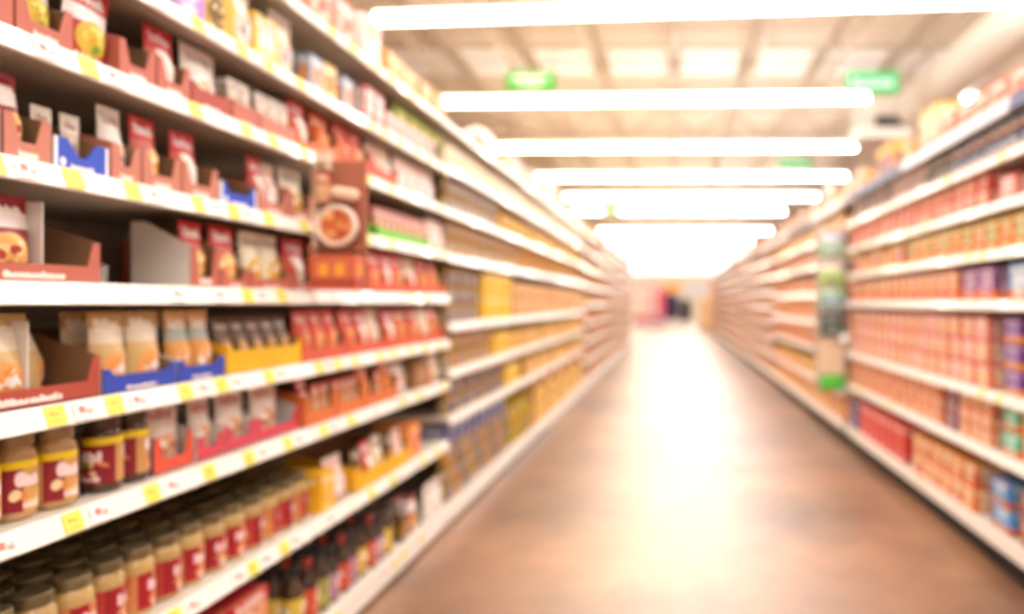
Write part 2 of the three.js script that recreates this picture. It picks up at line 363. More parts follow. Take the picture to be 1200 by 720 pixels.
rows.forEach(([d, a, b, n], k) => {
  const turn = k === 3 ? 0.07 : k === 4 ? 0.035 : k > 4 ? 0.01 : 0;
  for (let i = 0; i < n; i++) stripLamp(a + (b - a) * i / n, a + (b - a) * (i + 1) / n, d - turn * ((b - a) * (i + 0.5) / n + a), k < 3 ? 'white strip lamp over the start of the aisle' : `strip lamp ${(n === 4 ? ['over the jar shelving', 'over the aisle, jar side,', 'over the aisle, carton side,', 'over the carton shelving'] : ['over the jar side', 'over the aisle', 'over the carton side'])[i]} ${ordinal[k]}`, k < 3 ? 'strip lamps over the aisle start' : 'strip lamps in row ' + (k + 1), turn);
});
[[-4.4, -2.98], [-2.3, 0.05], [0.05, 2.4], [2.56, 4.6]].forEach(([a, b], i) => stripLamp(a, b, 26.55, 'strip lamp of the broken row, ' + ['short one beside the green sign', 'over the aisle, jar side', 'over the aisle, carton side', 'over the carton shelving'][i], 'strip lamps in the broken row'));
for (const d of [0.92, 4.58, 8.24, 11.9]) stripLamp(6.9, 11, d, 'strip lamp over the next aisle beyond the carton shelving', 'strip lamps over the next aisle');
stripLamp(5.36, 6.05, 11.9, 'short glowing strip lamp beyond the round white duct');

// ------------------------------------------------------------------ duct, air unit, signs
{
  const white = std('#f4efe6', 0.45);
  const o = thing('air_duct', 'round white air duct hung under the roof', 'duct'); o.position.set(4.94, 5.17, -7.2);
  const g = new THREE.CylinderGeometry(0.4, 0.4, 11.8, 40, 1, false); g.rotateX(Math.PI / 2); part('pipe', g, white, o);
  for (let z = -5; z <= 5; z += 2) { const t = new THREE.TorusGeometry(0.402, 0.012, 6, 40); t.translate(0, 0, z); part('joint_ring', t, white, o); part('hanger', bar(0, 0.4, z, 0, 1.15, z, 0.008, 5), steel, o); }
  const u = thing('air_unit', 'boxy white air unit with a dark slotted grille', 'air unit'); u.position.set(4.4, 4.98, -13.6);
  part('casing', rbox(1.08, 0.84, 0.8, 0.03), white, u);
  part('grille_frame', box(0.72, 0.22, 0.02, 0.12, -0.08, 0.405), std('#57514a', 0.7), u);
  for (let k = 0; k < 7; k++) part('slot', box(0.075, 0.17, 0.012, 0.12 - 0.27 + k * 0.09, -0.08, 0.414), std('#2c2825', 0.8), u);
  for (const s of [-1, 1]) part('hanger', bar(s * 0.4, 0.41, 0, s * 0.4, 1.34, 0, 0.012, 5), steel, u);
}
const signArt = printMat(paint(256, 96, (g, w, h) => {
  g.fillStyle = '#2aa32a'; g.fillRect(0, 0, w, h);
  scrawl(g, w * 0.16, h * 0.22, w * 0.68, h * 0.22, '#f2fff0', 9); scrawl(g, w * 0.24, h * 0.6, w * 0.5, h * 0.16, '#e2f8e0', 6);
}), 0.5);
const signArt2 = printMat(paint(256, 96, (g, w, h) => {
  g.fillStyle = '#1fae5c'; g.fillRect(0, 0, w, h); scrawl(g, w * 0.1, h * 0.3, w * 0.8, h * 0.36, '#d8f6e4', 9);
}), 0.5);
for (const [x, y, d, w, h, m, label] of [[-2.23, 4.59, 9.9, 0.76, 0.305, signArt, 'bright green hanging aisle sign over the jar shelving'], [3.08, 4.57, 9.9, 0.82, 0.34, signArt2, 'green hanging aisle sign beside the white air unit'],
  [2.74, 4.3, 14.5, 0.76, 0.22, signArt2, 'smaller green aisle sign hung behind the air unit'], [-2.42, 4.62, 24, 0.6, 0.25, signArt, 'green aisle sign seen in the broken lamp row'], [-2.5, 4.42, 34.4, 0.6, 0.35, signArt, 'green aisle sign hung near the far glow band']]) {
  const s = thing('aisle_sign', label, 'sign', 'green aisle signs'); s.position.set(x, y, -d);
  part('board', rbox(w, h, 0.03, 0.006), m, s);
  for (const q of [-1, 1]) part('wire', bar(q * w * 0.4, h / 2, 0, q * w * 0.4, 6.32 - y, 0, 0.004, 4), steel, s);
}

// ------------------------------------------------------------------ shelving
const boardMat = std('#cfc6b8', 0.55), railMat = new THREE.MeshPhysicalMaterial({ color: '#f5f1ea', roughness: 0.35, clearcoat: 0.3 }), backMat = std('#c2b8aa', 0.7), postMat = std('#b8ad9e', 0.6), kickMat = std('#1d1a18', 0.7);
const blueRail = std('#3d4a80', 0.45), lilacRail = std('#dcdcea', 0.4);
const yellowTag = printMat(paint(64, 64, (g, w, h) => { g.fillStyle = '#f3e35e'; g.fillRect(0, 0, w, h); scrawl(g, 14, 18, 30, 14, '#b0a548', 4); scrawl(g, 12, 46, 40, 6, '#c9be5e', 3); }), 0.5);
const redTag = printMat(paint(64, 64, (g, w, h) => { g.fillStyle = '#fbf4f0'; g.fillRect(0, 0, w, h); g.fillStyle = '#ee7a70'; g.fillRect(16, 16, 20, 24); scrawl(g, 38, 20, 22, 26, '#b9a8a8', 3); }), 0.5);
const tagGeo = box(0.003, 0.038, 0.036), redGeo = box(0.003, 0.036, 0.04), TILT = 0.3;   // the price rails lean back to face the shopper
function gondola(side, d0, d1, heights, o, label, group) {
  const sg = side === 'L' ? -1 : 1, F = side === 'L' ? 1.15 : 1.36, D = o.D || 0.55, W = d1 - d0, dm = -(d0 + d1) / 2;
  const t = thing('shelving_bay', label, 'shelving', group); t.position.set(sg * F, 0, dm);
  const X = (a) => sg * a;
  part('back_panel', box(0.03, o.top + 0.02, W, X(D + 0.035), (o.top + 0.02) / 2, 0), o.back || backMat, t);
  for (const s of [-1, 1]) part('upright', box(0.03, o.top, 0.02, X(D + 0.004), o.top / 2, s * (W / 2 - 0.012)), postMat, t);
  const b0 = o.base || 0.11, kb = o.kick || 0.025;
  const dk = part('base_deck', box(D, b0 - kb, W - 0.002, X(D / 2 + 0.004), (b0 + kb) / 2, 0), boardMat, t);
  part('price_rail', rbox(0.008, b0 - kb + 0.004, W - 0.004, 0.002, X(0), (b0 + kb) / 2, 0), railMat, dk);
  part('kick_plate', box(0.02, kb, W - 0.002, X(0.06), kb / 2, 0), kickMat, t);
  heights.forEach((y, k) => {
    const last = y === o.top, sh = part('shelf', rbox(D, 0.028, W - 0.004, 0.003, X(D / 2 + 0.004), y - 0.014, 0), boardMat, t);
    const rh = last && o.header ? 0.07 : o.rail || 0.045;
    const tilt = last && o.header ? 0.12 : TILT, ry = y - rh / 2 + 0.003 + (last && o.header ? 0.025 : 0);
    const rail = part('price_rail', rbox(0.008, rh, W - 0.003, 0.002), last && o.header ? o.header : railMat, sh); rail.position.set(X(-0.004), ry, 0); rail.rotation.z = -sg * tilt;
    const clip = (geo, mat, z) => { const p = part('price_tag', geo, mat, sh); p.position.set(X(-0.004 - 0.0052 * Math.cos(tilt)), ry + 0.0052 * Math.sin(tilt), z); p.rotation.z = -sg * tilt; };
    if (!o.tags || (last && o.header)) return;
    for (let z = W / 2 - rr(0.02, 0.1); z > -W / 2 + 0.05; z -= rr(0.11, 0.2)) {
      if (rnd() < o.tags) clip(tagGeo, yellowTag, z);
      if (z > -W / 2 + 0.12 && rnd() < o.tags * 0.8) clip(redGeo, redTag, z - 0.055);
    }
  });
  if (o.tags) for (let z = W / 2 - 0.05; z > -W / 2 + 0.05; z -= 0.09) if (rnd() < o.tags) part('price_tag', tagGeo, rnd() < 0.6 ? yellowTag : redTag, dk).position.set(X(-0.0045), (b0 + kb) / 2 + 0.008, z);
  return t;
}
const HL = { 1: 2.069, 2: 1.834, 3: 1.626, 4: 1.402, 5: 1.185, 6: 0.958, 7: 0.75, 8: 0.447, 9: 0.11 };
const HS = { 1: 2.069, 2: 1.85, 3: 1.626, 4: 1.394, 5: 1.04, 6: 0.80, 7: 0.56, 9: 0.11 };
const HR = { 1: 1.96, 2: 1.768, 3: 1.57, 4: 1.37, 5: 1.155, 6: 0.765, 7: 0.515, 9: 0.18 };
const HQ = { 1: 1.96, 2: 1.73, 3: 1.50, 4: 1.235, 5: 0.97, 6: 0.715, 7: 0.43, 9: 0.18 };
const up = (H) => Object.entries(H).filter(([k]) => k !== '9').map(([, v]) => v);
gondola('L', 0.8, 2.02, up(HL), { top: 2.069, tags: 0.85 }, 'white shelving bay stocked with pouches in trays and gravy jars', 'pouch shelving bays');
gondola('L', 2.024, 3.24, up(HL), { top: 2.069, tags: 0.6 }, 'white shelving bay of coral pouches with the half-empty low shelf', 'pouch shelving bays');
for (let k = 0; k < 4; k++) gondola('L', 3.244 + k * 1.22, 4.46 + k * 1.22, up(HS), { top: 2.069, tags: 0 }, ['white shelving bay of small jars beside the pouch bay', 'white shelving bay with the yellow-green oil bottles', 'white shelving bay of tan cartons past the oil bottles', 'last white bay of tan cartons before the distant bays'][k], 'jar shelving bays');
for (let k = 0; k < 8; k++) gondola('L', 8.128 + k * 1.22, 9.344 + k * 1.22, [2.06, 1.83, 1.6, 1.36, 1.12, 0.88, 0.64, 0.38], { top: 2.06, tags: 0 }, 'distant white shelving bay of tan packs beyond the jars', 'far shelving bays past the jars');
const rh = [lilacRail, blueRail, lilacRail];
for (let k = 0; k < 3; k++) gondola('R', 1.354 + k * 1.22, 2.57 + k * 1.22, up(HR), { top: 1.96, tags: k < 2 ? 0.12 : 0.05, base: 0.18, kick: 0.115, header: [blueRail, lilacRail, blueRail][k] }, ['white carton bay with blue header rail and set-back red cartons', 'white carton bay with pale header rail, purple and teal cartons', 'white carton bay with blue header rail and tall red packs'][k], 'carton shelving bays');
for (let k = 0; k < 3; k++) gondola('R', 5.124 + k * 1.22, 6.34 + k * 1.22, up(HQ), { top: 1.96, tags: 0, base: 0.18, kick: 0.115, header: rh[k] }, ['white bay of orange packs right behind the hanging display', 'white bay of orange packs between two bays, blue header rail', 'white bay of orange packs next to the distant bays'][k], 'carton shelving bays behind the hanging display');
for (let k = 0; k < 12; k++) gondola('R', 8.788 + k * 1.22, 10.004 + k * 1.22, [1.96, 1.74, 1.52, 1.3, 1.08, 0.86, 0.64, 0.42], { top: 1.96, tags: 0, base: 0.18, kick: 0.115, header: rh[k % 3] }, 'distant white shelving bay of pale packs beyond the cartons', 'far shelving bays past the cartons');

// ------------------------------------------------------------------ kinds of goods
const P = {
  redVeg: pouch('food_pouch', 0.112, 0.158, 0.05, { body: '#b8392f', top: '#c6202c', band: 0.3, mid: '#f1e8ea', rim: '#d8b23c', food: ['#5f8f2c', '#e2c02e', '#f0d75a', '#7da33a'] }),
  redPlume: pouch('food_pouch', 0.112, 0.158, 0.05, { body: '#d0583f', top: '#cf2030', band: 0.34, plume: '#fff4ea', logo: '#ffe8ee' }),
  redBowl: pouch('food_pouch', 0.104, 0.16, 0.05, { body: '#bf4a35', top: '#cc1f28', band: 0.33, mid: '#c7685a', rim: '#f2c878', food: ['#f3b13c', '#f8d884', '#e8892f', '#fff0cc'] }),
  white: pouch('food_pouch', 0.112, 0.158, 0.05, { body: '#f3ece6', top: '#efe7e0', band: 0.18, rim: '#fff', food: ['#e8b8a8', '#d89080', '#fff', '#8a6a60', '#c7d28a'], logo: '#b59a92' }),
  whiteYellow: pouch('food_pouch', 0.108, 0.158, 0.05, { body: '#efe6cf', top: '#eee5d8', band: 0.2, rim: '#f2c54a', food: ['#e8a92e', '#f4cc5e', '#6d6a3a', '#fff'], logo: '#a89a84' }),
  maroon: pouch('food_pouch', 0.112, 0.155, 0.05, { body: '#8f1f26', top: '#9c1a26', band: 0.2, mid: '#efe2e0', rim: '#e9b568', food: ['#e9b060', '#f3d49a', '#b6432e'] }),
  tan: pouch('food_pouch', 0.115, 0.166, 0.05, { body: '#d8b57c', top: '#c9a468', band: 0.2, mid: '#e9dcc4', rim: '#f0a860', food: ['#f0a860', '#e8954a', '#fbe9d6', '#fff'], logo: '#fbf3e6', fy: 0.74 }),
  tanBlue: pouch('food_pouch', 0.108, 0.166, 0.05, { body: '#e2a35a', top: '#e6b67a', band: 0.24, mid: '#a9b2a8', rim: '#eeb070', food: ['#eb9c50', '#f6d2a6', '#fff', '#d9783c'], logo: '#fff4ea', fy: 0.74 }),
  coral: pouch('food_pouch', 0.105, 0.16, 0.055, { body: '#e0583a', top: '#d93a33', band: 0.3, rim: '#f0b070', food: ['#f3a45c', '#d9572f', '#f8d8a8'], logo: '#ffd9d0' }),
  orange: pouch('food_pouch', 0.105, 0.155, 0.055, { body: '#e5743a', top: '#d9482f', band: 0.24, rim: '#f4a058', food: ['#f0883e', '#c95a28', '#ffd39a'], logo: '#ffe0c8' }),
  cream: pouch('food_pouch', 0.108, 0.16, 0.055, { body: '#e6833f', top: '#f0dcc4', band: 0.55, rim: '#f7e6d0', food: ['#f7e6d0', '#e8a25c', '#fff'], logo: '#e8c8a4' }),
  pinkWhite: pouch('food_pouch', 0.105, 0.15, 0.05, { body: '#eec3b8', top: '#f4dfd4', band: 0.35, rim: '#fff', food: ['#f1a090', '#fff', '#f7d0c4'], logo: '#e5a296' }),
  brown: pouch('food_pouch', 0.08, 0.15, 0.03, { body: '#6b4a2c', top: '#57402c', band: 0.3, rim: '#d79a3c', food: ['#e0a23e', '#8a5a2c', '#c9b69a'], logo: '#c7b8ac' }),
  yellow: pouch('food_pouch', 0.11, 0.18, 0.05, { body: '#f0c64e', top: '#f2cf62', band: 0.2, rim: '#7a5a28', food: ['#6a4a22', '#caa040', '#f6e2a0'], logo: '#fff3c8' }),
  whiteFig: pouch('food_pouch', 0.105, 0.19, 0.05, { body: '#f2c95c', top: '#f6f1ec', band: 0.3, plume: '#fbf6f1', rim: '#e9c9bc', food: ['#d8a394', '#7b5b50', '#fff'], logo: '#cdb9b0' }),
  packet: pouch('sauce_packet', 0.06, 0.12, 0.018, { body: '#d9c9b4', top: '#efe6da', band: 0.3, rim: '#c8a68c', food: ['#b98d72', '#e9dccb', '#8c6a55'], logo: '#b08a74' }),
  packetRed: pouch('sauce_packet', 0.06, 0.125, 0.018, { body: '#c98b62', top: '#c6473c', band: 0.25, rim: '#e0b088', food: ['#d99a62', '#9c5a34', '#f0d8b8'], logo: '#f4d8c8' }),
  greenBag: pouch('frozen_green_bag', 0.13, 0.075, 0.06, { body: '#9bb53a', top: '#6f8f28', band: 0.2, rim: '#e4df8e', food: ['#5c7f22', '#d8dc7a', '#b4c84c'], logo: '#f0f0b8' }),
  whitePack: pouch('food_pouch', 0.118, 0.155, 0.04, { body: '#ece2da', top: '#e8d8d0', band: 0.3, rim: '#e0b8a4', food: ['#b8703c', '#d99a62', '#7c5a34', '#fff'], logo: '#c98a8a' }),
};
P.greenBag.name = 'green_bag';
const J = {
  gravyTan: jar('gravy_jar', 0.034, 0.16, { fill: '#b98f5c', lid: '#a38a66', metal: 0.2, l0: 0.1, l1: 0.68, art: { body: '#d7a261', side: '#8e1428', top: '#f2d21e', food: ['#e8b070', '#f0c88c', '#d98a4e', '#f7dcae'], logo: '#fbe3e6' } }),
  gravyDark: jar('gravy_jar', 0.034, 0.16, { fill: '#4a2a1a', lid: '#5a4636', metal: 0.3, l0: 0.12, l1: 0.72, art: { body: '#8a1426', side: '#c99a5c', top: '#f2d21e', food: ['#d98a5a', '#f0c89a', '#6c8c34'], logo: '#f6dfe4' } }),
  sauce: jar('sauce_jar', 0.036, 0.15, { fill: '#c9a96c', lid: '#8c7c5a', metal: 0.6, l0: 0.08, l1: 0.62, seg: 16, art: { body: '#cf8450', side: '#a81826', food: ['#e89a54', '#f0bc84', '#c7502e', '#e9a6a0'], logo: '#f3d4da' } }),
  sauceRed: jar('sauce_jar', 0.036, 0.15, { fill: '#c2a068', lid: '#7c6e50', metal: 0.6, l0: 0.08, l1: 0.62, seg: 16, art: { body: '#b93a34', side: '#9c1422', food: ['#e9a25a', '#f0c890', '#d98a86'], logo: '#f6dfe2' } }),
  blueTan: jar('small_jar', 0.036, 0.094, { fill: '#a9833c', lid: '#b08a3a', l0: 0.1, l1: 0.72, seg: 12, art: { body: '#a5853c', side: '#3d4478', food: ['#c9a850', '#5a608c', '#d8bf78'], logo: '#dcd6e4' } }),
  greyTan: jar('small_jar', 0.036, 0.094, { fill: '#a9803c', lid: '#a67f34', l0: 0.1, l1: 0.72, seg: 12, art: { body: '#bda66c', side: '#8c8494', food: ['#e0cfa0', '#a79ba4', '#c9a050'], logo: '#f2ece6' } }),
  gold: jar('small_jar', 0.036, 0.094, { fill: '#c08a24', lid: '#b98a2a', l0: 0.1, l1: 0.72, seg: 12, art: { body: '#cf9a34', side: '#a9702a', food: ['#e8c060', '#d98a3a', '#f0dca8'], logo: '#f8e8c0' } }),
  dark: jar('seasoning_jar', 0.035, 0.077, { fill: '#5a6078', lid: '#6c7490', metal: 0.2, l0: 0.12, l1: 0.74, seg: 12, art: { body: '#e6ebf4', side: '#4a5478', low: '#e8964a', food: ['#e89a4e', '#4a5478', '#f2e0c8'], logo: '#5a648c' } }),
  darkPink: jar('seasoning_jar', 0.035, 0.077, { fill: '#8a6662', lid: '#b09a96', metal: 0.2, l0: 0.12, l1: 0.74, seg: 12, art: { body: '#edc4bc', side: '#b4706c', food: ['#e8c4b8', '#c0726c', '#f2e4dc'], logo: '#f7e6e2' } }),
  darkGrey: jar('seasoning_jar', 0.035, 0.077, { fill: '#4c4a44', lid: '#5c5a58', metal: 0.2, l0: 0.12, l1: 0.74, seg: 12, art: { body: '#c7c4b4', side: '#5a5c54', food: ['#d98a6a', '#9aa08a', '#eee8da'], logo: '#6c6a62' } }),
};
const oilArt = { body: '#e6b51c', side: '#b98a14', food: ['#f4d860', '#c98a1c'], logo: '#fff2b8' }, tanArt = { body: '#c98c38', panel: '#dcb06c', food: ['#c97a34', '#ecd09c'], logo: '#f4e0b8' };
const B = {
  saucY: bottle('sauce_bottle', 0.03, 0.2, { fill: '#4a3422', cap: '#1c1a1a', art: { body: '#e2c44a', food: ['#c9542e', '#f2e09a', '#6c6a2e'], logo: '#fff6d8' } }),
  saucG: bottle('sauce_bottle', 0.03, 0.21, { fill: '#3a2a1e', cap: '#26262a', art: { body: '#9c9a46', food: ['#d8d07c', '#6c7030', '#f0e8b4'], logo: '#f4f0d0' } }),
  saucR: bottle('sauce_bottle', 0.03, 0.2, { fill: '#3c2418', cap: '#b03a30', art: { body: '#cf5238', food: ['#e89a62', '#f4cfa4', '#8c2a20'], logo: '#ffe4d8' } }),
  saucP: bottle('sauce_bottle', 0.028, 0.19, { fill: '#2e2220', cap: '#3a3a40', art: { body: '#b98aa4', food: ['#e0b4c4', '#7a4a64', '#e8a878'], logo: '#f6e6ee' } }),
  oilY: bottle('oil_bottle', 0.04, 0.3, { fill: '#d8a814', cap: '#d9b02a', seg: 12, art: oilArt }),
  oilG: bottle('oil_bottle', 0.04, 0.32, { fill: '#8f8a1c', cap: '#b7a02a', seg: 12, art: { body: '#b0a02c', side: '#6f6c18', food: ['#d8cc5c', '#e6a060'], logo: '#f2eab0' } }),
  cream: bottle('cream_bottle', 0.034, 0.17, { fill: '#efdcb8', cap: '#f2e8d6', seg: 12, art: { body: '#f3e2c2', food: ['#f7eedd', '#e3c998', '#f0d9a8'], logo: '#d3b784' } }),
  yellowS: bottle('oil_bottle', 0.034, 0.17, { fill: '#dca638', cap: '#c98f2c', seg: 12, art: oilArt }),
};
const C = {
  lilac: carton('carton', 0.1, 0.19, 0.06, { body: '#b684c9', panel: '#d9b4e2', food: ['#c79ad4', '#ead4f0'], logo: '#f6e8fa' }),
  yellowBox: carton('carton', 0.1, 0.13, 0.06, { body: '#f0cf68', panel: '#d9d3de', logo: '#d6cfd8' }),
  blueOr: carton('carton', 0.075, 0.12, 0.05, { body: '#9fb4cc', panel: '#d98a52', food: ['#d07a3c', '#e9b487'], logo: '#eaf0f6' }),
  yellSm: carton('carton', 0.075, 0.125, 0.05, { body: '#f0c964', panel: '#e8924a', food: ['#c95a34', '#f5e0a8'], logo: '#fff4d8' }),
  redSm: carton('carton', 0.08, 0.14, 0.05, { body: '#d9584e', panel: '#f6e8e2', food: ['#fff', '#e8a89c'], logo: '#fff' }),
  blueGrey: carton('carton', 0.07, 0.1, 0.05, { body: '#b9c4d2', top: '#d99a72', panel: '#e2a27a', food: ['#d4824c', '#eed2bc'], logo: '#f2f2f4' }),
  coral: carton('coral_carton', 0.115, 0.078, 0.16, { body: '#e2634a', top: '#d94f42', panel: '#f2c7ae', food: ['#ee9a6c', '#f7e0c8'], logo: '#ffe2da' }),
  coralR: carton('coral_carton', 0.115, 0.078, 0.16, { body: '#db4a40', panel: '#eeb09c', food: ['#e88468', '#f6d8c8'], logo: '#ffe6e2' }),
  coralC: carton('cream_panel_carton', 0.13, 0.104, 0.16, { body: '#e67a58', top: '#dd5a48', panel: '#eddcae', food: ['#e6c98a', '#f2e8c4', '#e79a6a'], logo: '#fff0e4' }),
  coralD: carton('cream_panel_carton', 0.13, 0.104, 0.16, { body: '#e5886a', top: '#e2785c', panel: '#e9dfc2', food: ['#e08a68', '#f3ead0', '#d9c58e'], logo: '#fbe6d8' }),
  pinkC: carton('cream_panel_carton', 0.13, 0.104, 0.16, { body: '#e88a80', top: '#e4605a', panel: '#f3d0c4', food: ['#f0a89c', '#fff0ea'], logo: '#fff0ee' }),
  orYel: carton('orange_carton', 0.11, 0.145, 0.16, { body: '#e8863a', top: '#e6b52e', panel: '#ecc690', food: ['#e0702e', '#f4d49c', '#cf4a34'], logo: '#fff4cc' }),
  orRed: carton('orange_carton', 0.11, 0.145, 0.16, { body: '#df6a34', top: '#e3a92c', panel: '#f0d3a4', food: ['#d04a30', '#f6dcae', '#8a9a4a'], logo: '#fff0d0' }),
  orGreen: carton('orange_carton', 0.11, 0.145, 0.16, { body: '#e8863a', top: '#e6c034', panel: '#b9c690', food: ['#7fa85c', '#f4e4ac', '#5c8a58'], logo: '#fff6cc' }),
  orPink: carton('orange_carton', 0.11, 0.145, 0.16, { body: '#e8863a', top: '#e6a52e', panel: '#dfc0d4', food: ['#cf9abf', '#f4e4ea', '#a8a4c8'], logo: '#fff0e0' }),
  tomato: carton('tomato_carton', 0.12, 0.155, 0.16, { body: '#e4693e', top: '#e58a4a', panel: '#eddcae', food: ['#e8c58a', '#f2e8c4', '#dd5a3c'], logo: '#ffeada' }),
  tomatoR: carton('tomato_carton', 0.12, 0.155, 0.16, { body: '#de5438', top: '#e27a44', panel: '#f0d9b4', food: ['#e6b07a', '#f4ead0', '#c93a30'], logo: '#ffe6da' }),
  purple: carton('carton', 0.16, 0.155, 0.16, { body: '#7b3f86', panel: '#d9b7c9', low: '#e8742e', food: ['#e6cfd8', '#a878ae'], logo: '#e2c8e6' }),
  blueWhite: carton('carton', 0.17, 0.155, 0.16, { body: '#2f93d9', panel: '#eaf2fa', low: '#e0782e', food: ['#fff', '#78b8e8', '#dfeaf4'], logo: '#f2f8ff' }),
  purpleS: carton('carton', 0.13, 0.104, 0.16, { body: '#6a3f8e', panel: '#9a7cb4', low: '#e8943e', food: ['#cbb4d8', '#7a56a0'], logo: '#d9c4e8' }),
  redS: carton('carton', 0.13, 0.104, 0.16, { body: '#e0384a', panel: '#ee7a80', food: ['#f4b0a8', '#d93448'], logo: '#ffe0e2' }),
  orSmall: carton('small_carton', 0.1, 0.067, 0.14, { body: '#e2753e', top: '#d85a40', panel: '#ecb98a', food: ['#e8a06a', '#f6dcc0'], logo: '#ffe6d4' }),
  orSmall2: carton('small_carton', 0.1, 0.067, 0.14, { body: '#e08a52', top: '#e06a4a', panel: '#f0ceb0', food: ['#e28a5c', '#f6e2cc'], logo: '#ffeadc' }),
  plum: carton('small_carton', 0.1, 0.067, 0.14, { body: '#7c4a66', panel: '#b98a98', food: ['#d9b0b4', '#5c3a56'], logo: '#e8ccd4' }),
  teal: carton('carton', 0.13, 0.1, 0.14, { body: '#35b58c', panel: '#a8e0cc', low: '#e8743e', food: ['#d4f0e6', '#52c49c'], logo: '#eafaf4' }),
  orLow: carton('deck_carton', 0.12, 0.105, 0.16, { body: '#e2722e', top: '#e89a44', panel: '#eecf9c', food: ['#e8a85c', '#d9482c', '#f7e8cc'], logo: '#fff0dc' }),
  orLow2: carton('deck_carton', 0.12, 0.105, 0.16, { body: '#d9542e', top: '#e8a04c', panel: '#e8d8b4', food: ['#f0b884', '#c93c2a', '#b8bc88'], logo: '#fff0dc' }),
  blueLow: carton('deck_carton', 0.15, 0.105, 0.16, { body: '#4a8fd4', panel: '#8cbce6', low: '#c9642e', food: ['#d8e8f6', '#3a78c0'], logo: '#f0f6fc' }),
  brownLow: carton('deck_carton', 0.12, 0.105, 0.16, { body: '#b8552e', top: '#c96a3a', panel: '#dca078', food: ['#d98a6a', '#8e3a24', '#f0c8ac'], logo: '#f8dcc8' }),
  redTall: carton('red_pack', 0.13, 0.23, 0.14, { body: '#d22f30', panel: '#e2584e', food: ['#ee8a7c', '#b82028'], logo: '#f6c8c2' }),
  mag: carton('carton', 0.16, 0.108, 0.18, { body: '#e08c54', top: '#d62848', panel: '#eebf98', food: ['#f2cdb0', '#d96a4a'], logo: '#f7dcd4', flap: '#d62848' }),
  orBox: carton('carton', 0.13, 0.15, 0.16, { body: '#ea8a3e', panel: '#ec8a6a', food: ['#f0a890', '#e0604a'], logo: '#f8c890' }),
  yelBox: carton('carton', 0.1, 0.13, 0.14, { body: '#f0b41c', panel: '#f3c648', food: ['#f7dc8c', '#e09a18'], logo: '#fbe9b4' }),
  kraftBox: carton('carton', 0.15, 0.13, 0.18, { body: '#a8794e', panel: '#b98e68', logo: '#8c6240' }),
  yellowPack: carton('yellow_pack', 0.13, 0.145, 0.16, { body: '#ecb914', panel: '#f2cb3a', food: ['#dfa410', '#f6dc74'], logo: '#fff0b0' }),
  tanPack: carton('tan_carton', 0.12, 0.125, 0.14, tanArt),
  tanPink: carton('tan_carton', 0.12, 0.125, 0.14, { body: '#d49554', panel: '#e6bc8c', food: ['#d97c4c', '#f2d8b4'], logo: '#f7e4c8' }),
  bluePack: carton('blue_pack', 0.12, 0.1, 0.14, { body: '#3c468a', panel: '#7a82b0', food: ['#c9b890', '#5a64a0'], logo: '#dfe2f0' }),
  topCoral: carton('overstock_carton', 0.16, 0.17, 0.2, { body: '#e2765a', panel: '#f0b49c', food: ['#d9503c', '#f8dccc'], logo: '#ffeae2' }),
  topPink: carton('overstock_carton', 0.15, 0.2, 0.2, { body: '#f3dcd2', panel: '#eec0b4', food: ['#e09a8c', '#fff'], logo: '#d9a498' }),
  topTan: carton('overstock_carton', 0.17, 0.16, 0.2, tanArt),
  topPurple: carton('overstock_carton', 0.17, 0.24, 0.2, { body: '#d9a05a', panel: '#6a4a7c', food: ['#7a4a78', '#c98a9c'], logo: '#f2c860' }),
  topYR: carton('overstock_carton', 0.12, 0.27, 0.16, { body: '#f3e2c4', top: '#eebf5c', low: '#d94a48', panel: '#f0d8b8', food: ['#d8484a', '#f6ead8'], logo: '#fff4dc' }),
};
const named = { P: { redVeg: 'red-topped vegetable pouch', redPlume: 'red pouch with white plume', redBowl: 'red-topped bowl pouch', white: 'white pouch', whiteYellow: 'white pouch with yellow picture', maroon: 'maroon pouch', tan: 'tan pouch', tanBlue: 'orange-tan pouch', coral: 'coral pouch', orange: 'orange pouch', cream: 'cream-topped orange pouch', pinkWhite: 'pink and white pouch', brown: 'dark brown pouch', packet: 'pale packet', packetRed: 'red-topped tan packet', whitePack: 'white pack' },
  J: { sauce: 'gold-lidded sauce jar with orange and red label', sauceRed: 'gold-lidded sauce jar with all-red label', blueTan: 'blue-labelled small jar', greyTan: 'grey-labelled small jar', gold: 'gold-labelled small jar', darkPink: 'pink-labelled seasoning jar', darkGrey: 'grey-green seasoning jar' },
  B: { saucY: 'sauce bottle with yellow label', saucR: 'sauce bottle with red label', saucG: 'sauce bottle with olive label', saucP: 'sauce bottle with mauve label', oilY: 'tall yellow oil bottle', oilG: 'tall yellow-green oil bottle' },
  C: { coral: 'coral carton', coralR: 'red carton', coralC: 'coral carton with cream panel', coralD: 'pale coral carton', pinkC: 'pink carton', orYel: 'orange carton with red picture', orRed: 'red-orange carton', orGreen: 'orange carton with green panel', orPink: 'orange carton with lilac panel', tomato: 'tomato-orange carton', tomatoR: 'tomato-red carton', orSmall: 'small orange carton', orSmall2: 'small pale orange carton', orLow: 'orange carton', orLow2: 'red-orange carton', brownLow: 'brown-orange carton', yellowPack: 'bright yellow pack', tanPack: 'tan carton', tanPink: 'pinkish tan carton', topTan: 'tan carton', topPink: 'pale pink carton', topCoral: 'coral carton', yellowBox: 'yellow carton', lilac: 'lilac carton' } };
for (const [k, set] of Object.entries({ P, J, B, C })) for (const [n, d] of Object.entries(named[k])) set[n].desc = d;
